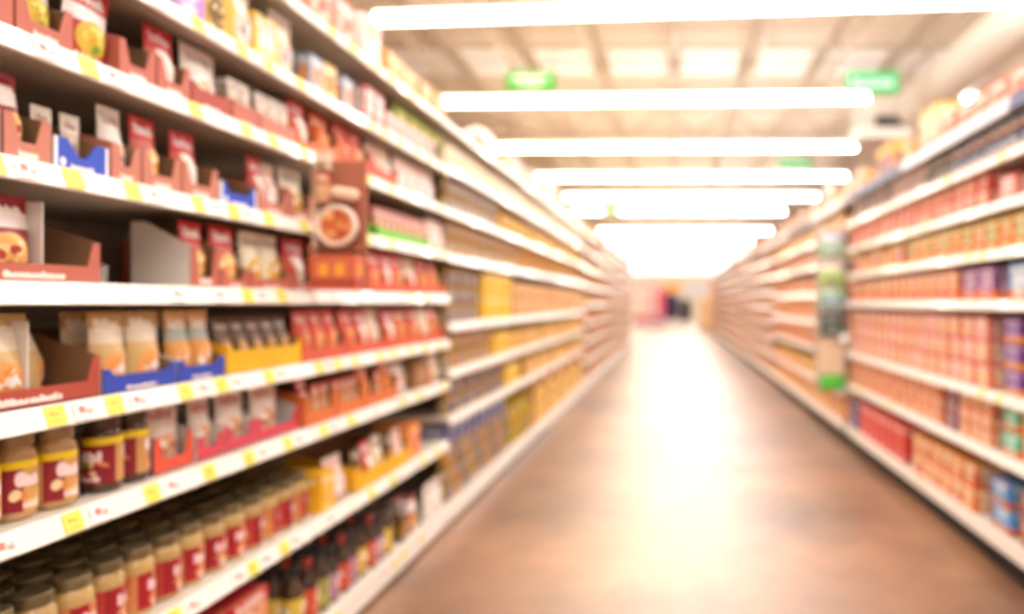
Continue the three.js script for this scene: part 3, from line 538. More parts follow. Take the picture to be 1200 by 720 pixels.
const T = {
  coral: { front: '#c06a58', side: '#bc6654' }, coralL: { front: '#c87e6a', side: '#c47a66' }, brick: { front: '#b04a3c', side: '#a84638' },
  coralW: { front: '#cf6c58', side: '#cf6c58', inner: '#d8d2cc' }, brickW: { front: '#b04a3c', side: '#a84638', inner: '#cfc8c2' },
  blue: { front: '#2c48b4', side: '#e4dedb' }, blueW: { front: '#3152c8', accent: '#eef0fa', side: '#efe9e4' }, white: { front: '#e9e4df', side: '#eae4dd', inner: '#e2dcd6' },
  yellow: { front: '#f0b818', side: '#e8ae14' }, orange: { front: '#e07a40', side: '#d9703a' }, orred: { front: '#dc5e42', side: '#d85a40' }, green: { front: '#6fc83e', side: '#63b838' }, redw: { front: '#d8465a', accent: '#f3e4e2', side: '#ece2dc', inner: '#e4dcd6' },
};

// ------------------------------------------------------------------ pouch shelving, shelf by shelf
// upper shelf, under the top one
{
  const y = HL[2] + 0.001, c = 'carton';
  run('L', y, dL(205), dL(240), [C.lilac], { label: 'lilac carton beside the yellow pouch on the high shelf', cat: c });
  run('L', y, dL(120), dL(205), [C.yellowBox, C.lilac], { at: 'on the high shelf before the purple one', cat: c, group: 'first cartons on the high shelf' });
  run('L', y, dL(242), dL(272), [P.yellow], { label: 'bright yellow pouch with a dark picture on the high shelf', cat: 'pouch' });
  run('L', y, dL(272), dL(300), [P.whiteFig], { label: 'white and yellow pouch between yellow pouch and low yellow carton', cat: 'pouch' });
  run('L', y, dL(299), dL(326), [C.yellowBox], { label: 'low yellow carton with a grey panel on the high shelf', cat: c });
  run('L', y, dL(326), dL(364), [P.whiteFig, P.whiteFig], { gap: 0.002, label: 'tall white-topped pouch after the low yellow carton', cat: 'pouch', group: 'white-topped pouches after the low yellow carton' });
  run('L', y, dL(365), dL(381), [C.blueOr], { label: 'pale blue carton with orange panel beside white-topped pouch', cat: c });
  run('L', y, dL(382), dL(402), [C.yellSm], { label: 'small yellow carton between two pale blue cartons', cat: c });
  run('L', y, dL(403), dL(427), [C.blueOr], { label: 'pale blue carton after the small yellow carton', cat: c, group: 'pale blue cartons' });
  run('L', y, dL(428), dL(453), [C.redSm], { label: 'red carton with white panel on the high shelf', cat: c, group: 'red cartons on the high shelf' });
  run('L', y, dL(454), dL(515), [C.blueGrey], { gap: 0.003, label: 'small blue-grey and orange carton under the green bags', cat: c, group: 'small blue-grey cartons' });
  for (let k = 0; k < 4; k++) put(P.greenBag, 'L', -1.168 - 0.04, y + 0.103, dL(470) + 0.06 + k * 0.135, 'yellow-green bag lying on the blue-grey cartons', 'bag', 'yellow-green bags', rr(-0.1, 0.1));
}
// third shelf
{
  const y = HL[3] + 0.001;
  trayWith('L', y, -60, 14, T.coral, 'coral tray at the start of the third shelf', [P.redVeg], 'red pouch in the first coral tray of the third shelf', 'pouch');
  trayWith('L', y, 15, 84, T.coral, 'coral tray holding the green vegetable pouch', [P.redVeg], 'pouch with green and orange vegetables in a coral tray', 'pouch');
  put(P.redVeg, 'L', -1.2, y + 0.004, dL(110), 'large red-topped pouch with a yellow bowl picture leaning forward', 'pouch', undefined, 0.12, 0.1);
  trayWith('L', y, 137, 181, T.coral, 'half-empty coral tray beside the leaning red-topped pouch', [null], '', '');
  trayWith('L', y, 182, 222, T.coral, 'coral tray holding the red pouch with a white plume', [P.redPlume], 'red-topped pouch with a white plume on the third shelf', 'pouch');
  trayWith('L', y, 223, 270, T.brick, 'brick-red tray holding one broad white pouch', [P.white], 'broad white pouch with a pale picture in brick-red tray', 'pouch', undefined, { hl: 0.05, hp: 0.06 });
  trayWith('L', y, 271, 303, T.coral, 'low coral tray of pale packets next to the brick-red tray', [P.packet, P.packet], 'pale curved packet in the low coral tray', 'packet', 'packets in the low coral tray', { hl: 0.055, hp: 0.06, rows: 3, hb: 0.1 });
  trayWith('L', y, 304, 346, T.coralL, 'pale coral tray of curved packets on the third shelf', [P.packet, P.packet, P.packet], 'pale curved packet in the pale coral tray', 'packet', 'packets in the pale coral tray', { hl: 0.05, hp: 0.055, rows: 3, hb: 0.1 });
  trayWith('L', y, 347, 371, T.orange, 'narrow orange tray under a red and white pouch', [P.redPlume], 'red and white pouch in the narrow orange tray', 'pouch', undefined, { hl: 0.03, hp: 0.05 });
  trayWith('L', y, 372, 398, T.orange, 'orange tray next to the red-capped pouches on third shelf', [P.orange], 'plain orange pouch in an orange tray on third shelf', 'pouch', undefined, { hl: 0.05, hp: 0.1 });
  trayWith('L', y, 399, 435, T.orred, 'red-orange tray of coral pouches on the third shelf', [P.coral, P.coral], 'coral pouch in the red-orange tray on third shelf', 'pouch', 'coral pouches on the third shelf', { hl: 0.05, hp: 0.1 });
  trayWith('L', y, 436, 466, T.orred, 'red-orange tray of cream-topped pouches', [P.pinkWhite, P.cream], '@ beside coral pouches of the third shelf', 'pouch', 'cream-topped pouches on the third shelf', { hl: 0.05, hp: 0.08 });
  run('L', y, dL(467), dL(513), [P.pinkWhite], { label: 'pink and white pouch at the end of third shelf', cat: 'pouch', group: 'pink and white pouches' });
}
// fourth shelf
{
  const y = HL[4] + 0.001;
  trayWith('L', y, -70, -2, T.blueW, 'blue and white tray before the maroon pouch', [P.maroon], 'maroon pouch in the blue and white tray', 'pouch');
  trayWith('L', y, 1, 58, T.coralL, 'coral tray with a maroon pouch and bare card inside', [P.maroon, null], 'maroon pouch with white band in a coral tray', 'pouch');
  trayWith('L', y, 60, 126, T.blueW, 'blue tray with notched front and white emblems', [P.packet, null, P.packet], 'pale packet standing in the notched blue tray', 'packet', 'packets in the notched blue tray', { hl: 0.03, hp: 0.062, pw: 0.026, in: 0.03 });
  trayWith('L', y, 128, 164, T.coralL, 'coral tray with a tall white-edged pouch', [P.white], 'white-edged pouch standing in a coral tray on fourth shelf', 'pouch', undefined, { hl: 0.035, hp: 0.08 });
  trayWith('L', y, 165, 211, T.coralL, 'coral tray holding a red-topped pouch with bowl', [P.redBowl, null], 'red-topped bowl pouch in the fourth shelf coral tray', 'pouch');
  trayWith('L', y, 212, 254, T.coralL, 'coral tray with a plumed pouch next to blue-fronted white tray', [P.redPlume, null], 'red plumed pouch beside the blue-fronted white tray', 'pouch');
  trayWith('L', y, 256, 300, { front: '#3152c8', accent: '#eef0fa', side: '#efe8e0' }, 'white-sided tray with a notched blue front, nearly empty', [null], '', '', undefined, { hl: 0.035, hp: 0.06, pw: 0.018 });
  trayWith('L', y, 301, 336, T.coralL, 'coral tray of red and cream pouches on fourth shelf', [P.redPlume, P.pinkWhite], '@ after the blue-fronted white tray', 'pouch', 'pouches after the blue-fronted white tray', { hl: 0.035, hp: 0.07 });
  trayWith('L', y, 337, 366, T.coralL, 'coral tray with white-topped pouch beside the wing display', [P.whiteYellow], 'white-topped pouch beside the wing display', 'pouch', undefined, { hl: 0.035, hp: 0.09 });
  run('L', y, dL(418), dL(441), [P.redPlume], { label: 'red and white pouch before the green-lipped tray', cat: 'pouch', group: 'red pouches before the green-lipped tray' });
  trayWith('L', y, 442, 503, T.green, 'long green-lipped tray of tan packets', Array(9).fill(P.packetRed), 'tan packet with red top in the green-lipped tray', 'packet', 'packets in the green-lipped tray', { hl: 0.04, hp: 0.045, rows: 2 });
  run('L', y, dL(504), dL(523), [P.pinkWhite], { label: 'pale pouch after the green-lipped tray', cat: 'pouch', group: 'pale pouches after the green-lipped tray' });
}
// fifth shelf, near eye level
{
  const y = HL[5] + 0.001;
  trayWith('L', y, -60, 116, T.coral, 'wide coral tray with white lettering and a white divider', [P.maroon, null], '@ in the wide lettered coral tray', 'pouch', undefined, { div: 0.6, hb: 0.15 });
  put(P.tan, 'L', -1.34, y + 0.004, 1.248, 'tan pouch deep in the wide lettered coral tray', 'pouch', undefined, 0.5).scale.set(0.6, 0.75, 0.8);
  for (let k = 0; k < 3; k++) put(P.packet, "L", -1.25 - 0.03 * k, y + 0.012, dL(135) + 0.03 * k, 'white packet lying flat in the gap on fifth shelf', 'packet', 'packets lying in the gap', 0.3 * k, -1.5);
  tray('L', y, dL(150), dL(205), T.white, 'empty pale tray set far back in the gap', { set: 0.16, hl: 0.03, hp: 0.05, hb: 0.12, D: 0.2 });
  trayWith('L', y, 222, 256, { front: '#c06a58', side: '#e6dfd8' }, 'coral-fronted tray with a tall white sloping side', [P.redBowl], 'red bowl pouch in the white-sided coral tray', 'pouch', undefined, { hb: 0.158, hp: 0.1, hl: 0.025, D: 0.15 });
  trayWith('L', y, 257, 291, T.coral, 'coral tray of a bright red-topped bowl pouch', [P.redBowl], 'bright red-topped bowl pouch next to the whitish pouches', 'pouch', undefined, { hl: 0.025, hp: 0.05 });
  trayWith('L', y, 292, 340, T.coral, 'low coral tray of white pouches with yellow pictures', [P.whiteYellow, P.whiteYellow], 'white pouch with a yellow dish picture', 'pouch', 'white and yellow pouches on the fifth shelf', { hl: 0.03, hp: 0.05 });
  trayWith('L', y, 341, 368, T.coral, 'coral tray of red pouch close to the wing display', [P.redPlume], 'red pouch with white plume close to the wing display', 'pouch', undefined, { hl: 0.025, hp: 0.05 });
  trayWith('L', y, 372, 433, T.orred, 'red-orange tray behind the wing display', [P.orange, P.orange, P.orange], 'orange pouch behind the wing display', 'pouch', 'orange pouches behind the wing display', { hl: 0.05, hp: 0.09, rows: 1 });
  trayWith('L', y, 434, 478, T.orred, 'red-orange tray of leaning red-topped pouches on fifth shelf', [P.coral, P.redPlume, P.coral], '@ leaning in the fifth shelf red-orange tray', 'pouch', 'leaning red-topped pouches on the fifth shelf', { hl: 0.04, hp: 0.07, lean: 0.06 });
  trayWith('L', y, 479, 520, T.orred, 'last red-orange tray at the end of the fifth shelf', [P.cream, P.coral, P.orange], '@ at the end of the fifth shelf', 'pouch', 'pouches at the end of the fifth shelf', { hl: 0.04, hp: 0.07 });
}
// sixth shelf
{
  const y = HL[6] + 0.001;
  trayWith('L', y, -70, 116, T.brick, 'wide brick-red tray with white lettering and a pale divider', [P.tan, null], 'tan pouch before the divider of the brick-red tray', 'pouch', undefined, { div: 0.52, hb: 0.15, divH: 0.155 });
  put(P.tan, 'L', -1.25, y + 0.004, 1.238, 'tan pouch slanting past the divider of the brick-red tray', 'pouch', undefined, 0.75, -0.06).scale.set(0.75, 0.95, 0.8);
  trayWith('L', y, 118, 205, T.blue, 'long blue tray with white lettering holding tan pouches', [P.tan, P.tan], 'tan and cream pouch in the long blue tray', 'pouch', 'tan pouches in the long blue tray', { hl: 0.036, hp: 0.052, rows: 2 });
  trayWith('L', y, 206, 262, T.blue, 'shorter blue tray beside the yellow tray', [P.tanBlue, P.tanBlue], 'orange-tan pouch with grey band in the shorter blue tray', 'pouch', 'orange-tan pouches in the shorter blue tray', { hl: 0.036, hp: 0.052, rows: 2 });
  trayWith('L', y, 264, 352, T.yellow, 'bright yellow tray of dark brown packets', [P.brown, P.brown, P.brown, P.brown, P.brown], 'dark brown packet in the bright yellow tray', 'packet', 'brown packets in the yellow tray', { hl: 0.06, hp: 0.075, rows: 3, lean: -0.18 });
  trayWith('L', y, 354, 405, T.orred, 'first red-orange tray next to the bright yellow tray', [P.coral, P.coral, P.coral], 'coral pouch next to the bright yellow tray', 'pouch', 'coral pouches next to the yellow tray', { hl: 0.04, hp: 0.08 });
  trayWith('L', y, 406, 452, T.orred, 'middle red-orange tray of pouches on the sixth shelf', [P.coral, P.redPlume, P.cream], '@ in the sixth shelf middle tray', 'pouch', 'pouches in the middle red-orange tray', { hl: 0.04, hp: 0.08 });
  trayWith('L', y, 453, 520, T.orred, 'last red-orange tray of the sixth shelf', [P.redPlume, P.orange, P.coral, P.cream, P.orange], '@ in the sixth shelf last tray', 'pouch', 'pouches in the sixth shelf last tray', { hl: 0.04, hp: 0.08 });
}
// seventh shelf
{
  const y = HL[7] + 0.001;
  run('L', y, dX(-190, 1.214), dX(103, 1.214), [J.gravyTan], { set: 0.012, gap: 0.004, rows: 2, label: 'tan gravy jar with yellow-banded red label', cat: 'jar', group: 'tan gravy jars', jit: 0.5 });
  run('L', y, dX(103, 1.214), dX(169, 1.214), [J.gravyDark], { set: 0.012, gap: 0.004, label: 'dark brown gravy jar beside the tan gravy jars', cat: 'jar', group: 'dark gravy jars', jit: 0.6 });
  trayWith('L', y, 191, 237, { front: '#e4573c', side: '#7b6f6a', inner: '#cfc7c0' }, 'orange-red tray of tall white packs beside the gravy jars', [P.whitePack], 'tall white pack with a meal picture beside gravy jars', 'pack', undefined, { hl: 0.03, hp: 0.085, set: 0.025, D: 0.18 });
  trayWith('L', y, 239, 270, T.redw, 'pink-red tray of white packs with a brown picture', [P.whitePack], 'white pack in the first pink-red tray', 'pack', undefined, { hl: 0.03, hp: 0.06, set: 0.02, D: 0.2 });
  trayWith('L', y, 271, 306, T.redw, 'second pink-red tray of white packs', [P.whitePack], 'white pack in the second pink-red tray', 'pack', undefined, { hl: 0.03, hp: 0.07, set: 0.02, D: 0.2 });
  trayWith('L', y, 307, 356, T.redw, 'pink-red tray with a bare white side', [P.whitePack, null], 'white pack in the tray with bare white side', 'pack', undefined, { hl: 0.03, hp: 0.07, set: 0.02, D: 0.2 });
  trayWith('L', y, 357, 392, T.orange, 'orange tray with tan packets next to the pink-red trays', [P.redPlume, P.packetRed, P.packetRed], '@ in the first orange tray', 'packet', 'packets in the first orange tray', { hl: 0.045, hp: 0.1 });
  trayWith('L', y, 393, 425, T.orange, 'orange tray of narrow tan packets on the seventh shelf', [P.packetRed, P.packetRed, P.packetRed], 'narrow tan packet in the seventh shelf orange tray', 'packet', 'packets in the second orange tray', { hl: 0.045, hp: 0.1, rows: 2 });
  trayWith('L', y, 426, 466, T.orange, 'orange tray of red-topped packets before the white pack', [P.orange, P.packetRed, P.orange], '@ in the orange tray before white pouch', 'packet', 'packets in the third orange tray', { hl: 0.045, hp: 0.09 });
  run('L', y + 0.005, dL(467), dL(483), [P.white], { label: 'white pouch between orange trays and brown carton', cat: 'pouch', lean: -0.1 });
  run('L', y, dL(488), dL(506), [C.kraftBox], { label: 'plain brown carton on the seventh shelf', cat: 'carton' });
  run('L', y, dL(507), dL(524), [P.cream], { label: 'cream and orange pouch after the plain brown carton', cat: 'pouch', group: 'pouches after the brown carton' });
}
// eighth shelf
{
  const y = HL[8] + 0.001;
  run('L', y, dX(-170, 1.22), dX(357, 1.22), [J.sauce, J.sauceRed], { set: 0.015, gap: 0.004, rows: 4, at: 'on low shelf', cat: 'jar', group: 'red-labelled sauce jars', jit: 0.5, wob: 0.004 });
  run('L', y, dL(376), dL(392), [C.yelBox], { label: 'yellow carton next to the last sauce jars', cat: 'carton' });
  run('L', y + 0.005, dL(395), dL(415), [P.pinkWhite], { label: 'pink and white pouch leaning beside the yellow carton', cat: 'pouch', lean: -0.15 });
  trayWith('L', y, 416, 478, T.yellow, 'yellow-orange tray of mixed pouches on the low shelf', [P.brown, P.redPlume, P.whiteYellow, P.brown, P.pinkWhite], '@ in the yellow-orange low tray', 'pouch', 'pouches in the low yellow-orange tray', { hl: 0.06, hp: 0.09, rows: 1 });
  run('L', y, dL(480), dL(497), [C.orBox], { label: 'orange carton standing before the empty end of the low shelf', cat: 'carton' });
}
// bottom deck
{
  const y = HL[9] + 0.001;
  run('L', y, dL(60), dL(346), [C.mag], { layers: 2, label: 'orange carton with a crimson top on the bottom deck', cat: 'carton', group: 'crimson-topped cartons', wob: 0.02 });
  run('L', y, dL(350), dL(402), [B.saucY, B.saucR, B.saucG, B.saucP], { rows: 3, gap: 0.008, at: 'beside the crimson-topped cartons', cat: 'bottle', group: 'dark sauce bottles', jit: 0.6 });
  run('L', y, dL(404), dL(470), [B.saucR, B.saucP, B.saucY], { rows: 3, gap: 0.01, at: 'before the dark pouches on the deck', cat: 'bottle', group: 'brown sauce bottles', jit: 0.6 });
  run('L', y, dL(472), dL(500), [P.brown, P.maroon], { rows: 2, at: 'on the bottom deck', cat: 'pouch', group: 'dark pouches on the bottom deck' });
  run('L', y, dL(501), dL(523), [P.white], { label: 'white bag at the end of the bottom deck', cat: 'bag', group: 'white bags on the bottom deck' });
}
// goods stored on the top shelf
{
  const y = HL[1] + 0.001;
  run('L', y, dL(330), dL(432), [C.topCoral], { set: 0.02, label: 'coral carton stored on top of the pouch shelving', cat: 'carton', group: 'coral cartons stored on top' });
  run('L', y, dL(433), dL(466), [C.topPink], { set: 0.02, label: 'pale pink carton stored beside the coral cartons', cat: 'carton', group: 'pale pink cartons stored on top' });
  run('L', y, dL(467), dL(540), [C.topTan], { set: 0.05, label: 'tan carton stored before the white ring on top', cat: 'carton', group: 'tan cartons stored on top' });
  const w = thing('white_ring', 'white ring-shaped roll standing on top of the jar shelving', 'roll'); w.position.set(-1.33, y, -4.28);
  const tg = new THREE.TorusGeometry(0.082, 0.045, 12, 32); tg.scale(1, 1, 1.2); part('ring', tg, std('#f6ece0', 0.6), w).position.y = 0.127;
  part('core', new THREE.CylinderGeometry(0.04, 0.04, 0.09, 24, 1, true).rotateX(Math.PI / 2), std('#a9773c', 0.8, { side: THREE.DoubleSide }), w).position.y = 0.127;
  run('L', y, 4.6, 8.1, [C.topTan, C.topPink, C.topPink], { set: 0.05, gap: 0.03, at: 'stored on top beyond the white ring', cat: 'carton', group: 'pale cartons stored beyond the ring' });
}
// wing display that sticks out into the aisle between the two pouch bays
{
  const d = 2.0, w = thing('wing_display', 'narrow wing display panel sticking out between the pouch bays', 'display'); w.position.set(-1.06, 1.19, -d);
  part('panel', rbox(0.16, 0.41, 0.012, 0.003, 0, 0.205, -0.03), std('#a8644c', 0.6), w);
  part('edge_strip', rbox(0.012, 0.36, 0.02, 0.003, -0.076, 0.2, -0.015), std('#f3dccb', 0.5), w);
  part('ledge', box(0.155, 0.006, 0.06, 0, 0.003, 0.005), std('#d8623e', 0.6), w);
  part('ledge', box(0.155, 0.006, 0.05, 0, 0.125, 0.0), std('#a8644c', 0.6), w);
  const bx = thing('carton', 'coral carton with two yellow jars pictured, on the wing display', 'carton'); bx.position.set(-1.056, 1.197, -d);
  part('body', rbox(0.145, 0.1, 0.05, 0.002, 0, 0.05, 0.006), printMat(paint(160, 112, (g, W, H) => { g.fillStyle = '#d2694a'; g.fillRect(0, 0, W, H); g.fillStyle = '#f0a63a'; g.fillRect(30, 30, 34, 44); g.fillRect(86, 30, 34, 44); g.fillStyle = '#b04a34'; g.fillRect(0, 84, W, 28); }), 0.5), bx);
  const bowl = thing('bowl_package', 'round package with a plate of stew and white rim', 'package'); bowl.position.set(-1.056, 1.318 + 0.07, -d + 0.0);
  const dsc = new THREE.CylinderGeometry(0.062, 0.062, 0.02, 32); dsc.rotateX(Math.PI / 2); part('dish', dsc, std('#a45a30', 0.6), bowl);
  const disc = new THREE.CylinderGeometry(0.05, 0.05, 0.004, 32); disc.rotateX(Math.PI / 2); disc.translate(0, 0, 0.011);
  part('picture', disc, printMat(paint(128, 128, (g, W, H) => { g.fillStyle = '#cf7440'; g.fillRect(0, 0, W, H); blobs(g, 64, 64, 60, 60, ['#e08a4e', '#c95a2e', '#7c6a30', '#f0b070', '#b8442a'], 26); }), 0.5), bowl);
  part('rim', new THREE.TorusGeometry(0.058, 0.009, 8, 36).translate(0, 0, 0.008), std('#f0d9c8', 0.5), bowl);
  const rl = thing('cream_roll', 'cream roll lying on the wing display above the bowl package', 'roll'); rl.position.set(-1.036, 1.489, -d);
  part('roll', new THREE.CapsuleGeometry(0.021, 0.05, 6, 14).rotateZ(Math.PI / 2 - 0.15), std('#ecc9ae', 0.6), rl);
  put(P.packetRed, 'F', -1.103, 1.46, d - 0.005, 'small red packet hung beside the cream roll', 'packet').scale.set(0.9, 0.8, 0.9);
  put(P.packet, 'F', -1.1, 1.562, d - 0.005, 'small pale packet hung at the top of the wing display', 'packet').scale.set(0.9, 0.5, 0.9);
}

// ------------------------------------------------------------------ jar shelving
{
  const run2 = (k, a, b, kinds, o) => run('L', HS[k] + 0.001, a, b, kinds, o);
  run2(2, 3.28, 8.1, [B.cream], { gap: 0.01, label: 'cream bottle on the high shelf over the small jars', cat: 'bottle', group: 'cream bottles' });
  run2(3, 3.3, 4.3, [J.greyTan], { layers: 2, label: 'grey-labelled small jar with gold lid under cream bottles', cat: 'jar', group: 'grey-labelled jars under the cream bottles' });
  run2(3, 4.32, 8.1, [B.yellowS], { gap: 0.012, label: 'yellow bottle after the grey-labelled jars', cat: 'bottle', group: 'yellow bottles' });
  run2(4, 3.3, 4.9, [J.greyTan, J.gold], { layers: 2, at: 'level with the green-lipped tray', cat: 'jar', group: 'grey and gold jars' });
  run2(4, 4.92, 8.1, [J.gold], { layers: 2, label: 'gold-labelled small jar after the grey and gold ones', cat: 'jar', group: 'gold jars' });
  run2(5, 3.3, 3.86, [J.blueTan, J.greyTan], { layers: 3, at: 'next to the yellow stack', cat: 'jar', group: 'jars next to the yellow stack' });
  run2(5, 3.92, 4.62, [C.yellowPack], { layers: 2, gap: 0.004, label: 'big bright yellow pack in the two-high stack', cat: 'pack', group: 'bright yellow packs' });
  run2(5, 4.66, 8.1, [C.tanPink, C.tanPack, C.tanPink], { layers: 2, at: 'after the bright yellow stack', cat: 'carton', group: 'tan cartons after the yellow packs' });
  run2(6, 3.3, 4.1, [J.greyTan, J.gold], { layers: 2, at: 'under the blue and grey jars', cat: 'jar', group: 'jars under the blue-labelled jars' });
  run2(6, 4.14, 4.55, [C.yellowPack], { label: 'single-layer yellow pack below the yellow stack', cat: 'pack', group: 'yellow packs below the stack' });
  run2(6, 4.58, 8.1, [C.tanPack, C.yellowPack, C.tanPink], { at: 'on the shelf below the yellow stack', cat: 'carton', group: 'tan cartons, lower shelf' });
  run2(7, 3.3, 4.4, [J.blueTan, J.blueTan, J.greyTan], { layers: 2, at: 'on the lowest jar shelf', cat: 'jar', group: 'blue jars on the lowest shelf' });
  run2(7, 4.42, 4.95, [C.yellowPack], { label: 'yellow pack on the lowest jar shelf', cat: 'pack', group: 'yellow packs on the lowest shelf' });
  run2(7, 4.98, 8.1, [C.tanPack, C.yellowPack, C.tanPink], { at: 'on the lowest jar shelf', cat: 'carton', group: 'tan cartons, lowest shelf' });
  run2(9, 3.28, 4.5, [J.blueTan, J.greyTan, J.gold, J.greyTan], { layers: 3, step: 1, gap: 0.004, at: 'in the stack on the deck', cat: 'jar', group: 'blue and gold jars on the deck' });
  run('L', HS[9] + 0.001 + 3 * 0.0975 + 0.0, 3.28, 4.5, [C.bluePack], { gap: 0.004, label: 'dark blue pack lying on the stacked jars', cat: 'pack', group: 'dark blue packs on the stacked jars' });
  run2(9, 4.55, 5.3, [B.oilG, B.oilY], { gap: 0.006, at: 'on the deck', cat: 'bottle', group: 'oil bottles on the deck', rows: 2 });
  run2(9, 5.34, 8.1, [C.tanPack, C.yellowPack, C.yellowPack, C.tanPink], { layers: 3, at: 'past the oil bottles', cat: 'carton', group: 'tan cartons on the deck' });
}
// ------------------------------------------------------------------ carton shelving
{
  const r = (k, px0, px1, kinds, o) => run('R', HR[k] + 0.001, dR(px0), dR(px1), kinds, { jit: 0.02, ...o });
  r(2, 1330, 1112, [J.dark], { layers: 2, rows: 2, label: 'dark blue seasoning jar under the header rail', cat: 'jar', group: 'dark blue seasoning jars', jit: 0.5 });
  r(2, 1110, 1082, [J.darkGrey], { layers: 2, label: 'grey-green seasoning jar under the header rail', cat: 'jar', group: 'grey-green seasoning jars', jit: 0.5 });
  r(2, 1080, 1040, [J.darkPink], { layers: 2, label: 'pink-labelled seasoning jar under the header rail', cat: 'jar', group: 'pink seasoning jars', jit: 0.5 });
  r(2, 1039, 999, [J.darkGrey, J.darkPink], { layers: 2, at: 'close to the hanging display', cat: 'jar', group: 'mixed seasoning jars', jit: 0.5 });
  r(3, 1330, 1198, [C.coralR], { layers: 2, set: 0.12, label: 'red carton set back on the upper carton shelf', cat: 'carton', group: 'set-back red cartons' });
  r(3, 1190, 1160, [C.pinkC], { label: 'pink and white carton at the start of the red row', cat: 'carton', group: 'pink and white cartons' });
  r(3, 1158, 996, [C.coral, C.coralR, C.coral], { layers: 2, step: 1, at: 'under the seasoning jars', cat: 'carton', group: 'coral cartons under the seasoning jars' });
  r(4, 1330, 1060, [C.orRed, C.orGreen, C.orYel, C.orGreen], { at: 'with yellow top band', cat: 'carton', group: 'yellow-banded orange cartons' });
  r(4, 1124, 1063, [C.orPink], { set: 0.17, label: 'orange carton with a lilac panel behind the front row', cat: 'carton', group: 'lilac-panelled cartons' });
  r(4, 1058, 996, [C.orPink, C.orYel, C.coralC, C.orRed], { at: 'after the yellow-banded row', cat: 'carton', group: 'mixed orange cartons' });
  r(5, 1330, 1210, [C.blueWhite], { label: 'blue and white carton before the purple one', cat: 'carton', group: 'blue and white cartons' });
  r(5, 1209, 1168, [C.blueWhite, C.blueWhite], { label: 'blue and white carton beside the purple carton', cat: 'carton', group: 'blue and white cartons beside the purple one' });
  r(5, 1167, 1125, [C.purple, C.purple], { label: 'purple carton with pale pink panel at eye level', cat: 'carton', group: 'purple cartons at eye level' });
  r(5, 1123, 996, [C.tomato, C.tomatoR, C.tomato], { at: 'after the purple cartons at eye level', cat: 'carton', group: 'tomato-red cartons at eye level' });
  r(6, 1330, 1197, [C.redS], { layers: 3, label: 'pinkish red carton stacked beside the purple stack', cat: 'carton', group: 'pinkish red cartons' });
  r(6, 1196, 1160, [C.purpleS], { layers: 3, label: 'small purple carton in the three-high stack', cat: 'carton', group: 'small purple cartons' });
  r(6, 1158, 996, [C.coralC, C.coralD, C.pinkC, C.coralD], { layers: 3, step: 1, at: 'in the three-high stack', cat: 'carton', group: 'coral and cream cartons' });
  r(7, 1330, 1195, [C.orLow, C.brownLow], { layers: 2, at: 'before the teal cartons', cat: 'carton', group: 'orange cartons before the teal ones' });
  r(7, 1194, 1163, [C.teal], { layers: 2, label: 'teal green carton stacked two high', cat: 'carton', group: 'teal cartons' });
  r(7, 1162, 1122, [C.orSmall2], { layers: 3, label: 'small orange carton between teal and plum cartons', cat: 'carton', group: 'small orange cartons beside the teal' });
  r(7, 1121, 1103, [C.plum], { layers: 3, label: 'plum-coloured small carton between small orange ones', cat: 'carton', group: 'plum cartons' });
  r(7, 1102, 996, [C.orSmall, C.orSmall2], { layers: 3, step: 1, at: 'past the plum cartons', cat: 'carton', group: 'small coral-orange cartons' });
  r(9, 1330, 1184, [C.brownLow, C.orLow2], { layers: 2, at: 'on the deck before the sky-blue cartons', cat: 'carton', group: 'brown-orange cartons on the deck' });
  r(9, 1183, 1144, [C.blueLow], { layers: 2, label: 'sky-blue carton with orange foot on the deck', cat: 'carton', group: 'sky-blue cartons on the deck' });
  r(9, 1142, 1062, [C.orLow, C.orLow2], { layers: 2, step: 1, at: 'after sky-blue cartons on deck', cat: 'carton', group: 'orange cartons on the deck' });
  r(9, 1060, 1004, [C.redTall], { label: 'tall red pack on the deck', cat: 'pack', group: 'tall red packs' });
  r(9, 1003, 994, [C.bluePack], { layers: 2, label: 'dark blue pack at the end of the tall red packs', cat: 'pack', group: 'blue packs by the red ones' });
  const q = (k, a, b, kinds, o) => run('R', HQ[k] + 0.001, a, b, kinds, { jit: 0.02, ...o });
  const lay = { 2: [C.tanPink, C.topTan], 3: [C.orSmall2, C.orSmall], 4: [C.tomato, C.brownLow], 5: [C.brownLow, C.orLow], 6: [C.orLow2, C.brownLow], 7: [C.tanPack, C.orYel], 9: [C.orLow, C.tanPack] };
  const cnt = { 2: 1, 3: 2, 4: 1, 5: 2, 6: 2, 7: 1, 9: 2 }, nth = { 2: 'first shelf down', 3: 'second shelf down', 4: 'third shelf down', 5: 'fourth shelf down', 6: 'fifth shelf down', 7: 'sixth shelf down', 9: 'deck' };
  for (const k of [2, 3, 4, 5, 6, 7, 9]) q(k, 5.16, 8.74, lay[k], { layers: cnt[k], at: `past hanging display, ${nth[k]}`, cat: 'carton', group: `cartons past the hanging display, ${nth[k]}` });
  // stored on top
  const yt = HR[1] + 0.001;
  run('R', yt, dR(1330), dR(1092), [C.topCoral], { set: 0.05, label: 'coral carton stored on top of the carton shelving', cat: 'carton', group: 'coral cartons stored over the cartons' });
  run('R', yt, dR(1090), dR(1064), [C.topYR], { set: 0.03, label: 'tall yellow and red carton stored on top', cat: 'carton', group: 'yellow and red cartons on top' });
  run('R', yt, dR(1063), dR(1043), [C.topTan], { set: 0.03, label: 'tan carton stored between yellow-red and purple-panelled cartons', cat: 'carton', group: 'tan cartons over the cartons' });
  run('R', yt, dR(1041), dR(1014), [C.topPurple], { set: 0.03, label: 'tan carton with a purple panel stored on top', cat: 'carton', group: 'purple-panelled cartons on top' });
  run('R', yt, dR(1012), dR(990), [C.topTan, C.topPink], { set: 0.03, at: 'stored after the purple-panelled cartons', cat: 'carton', group: 'pale cartons stored on top' });
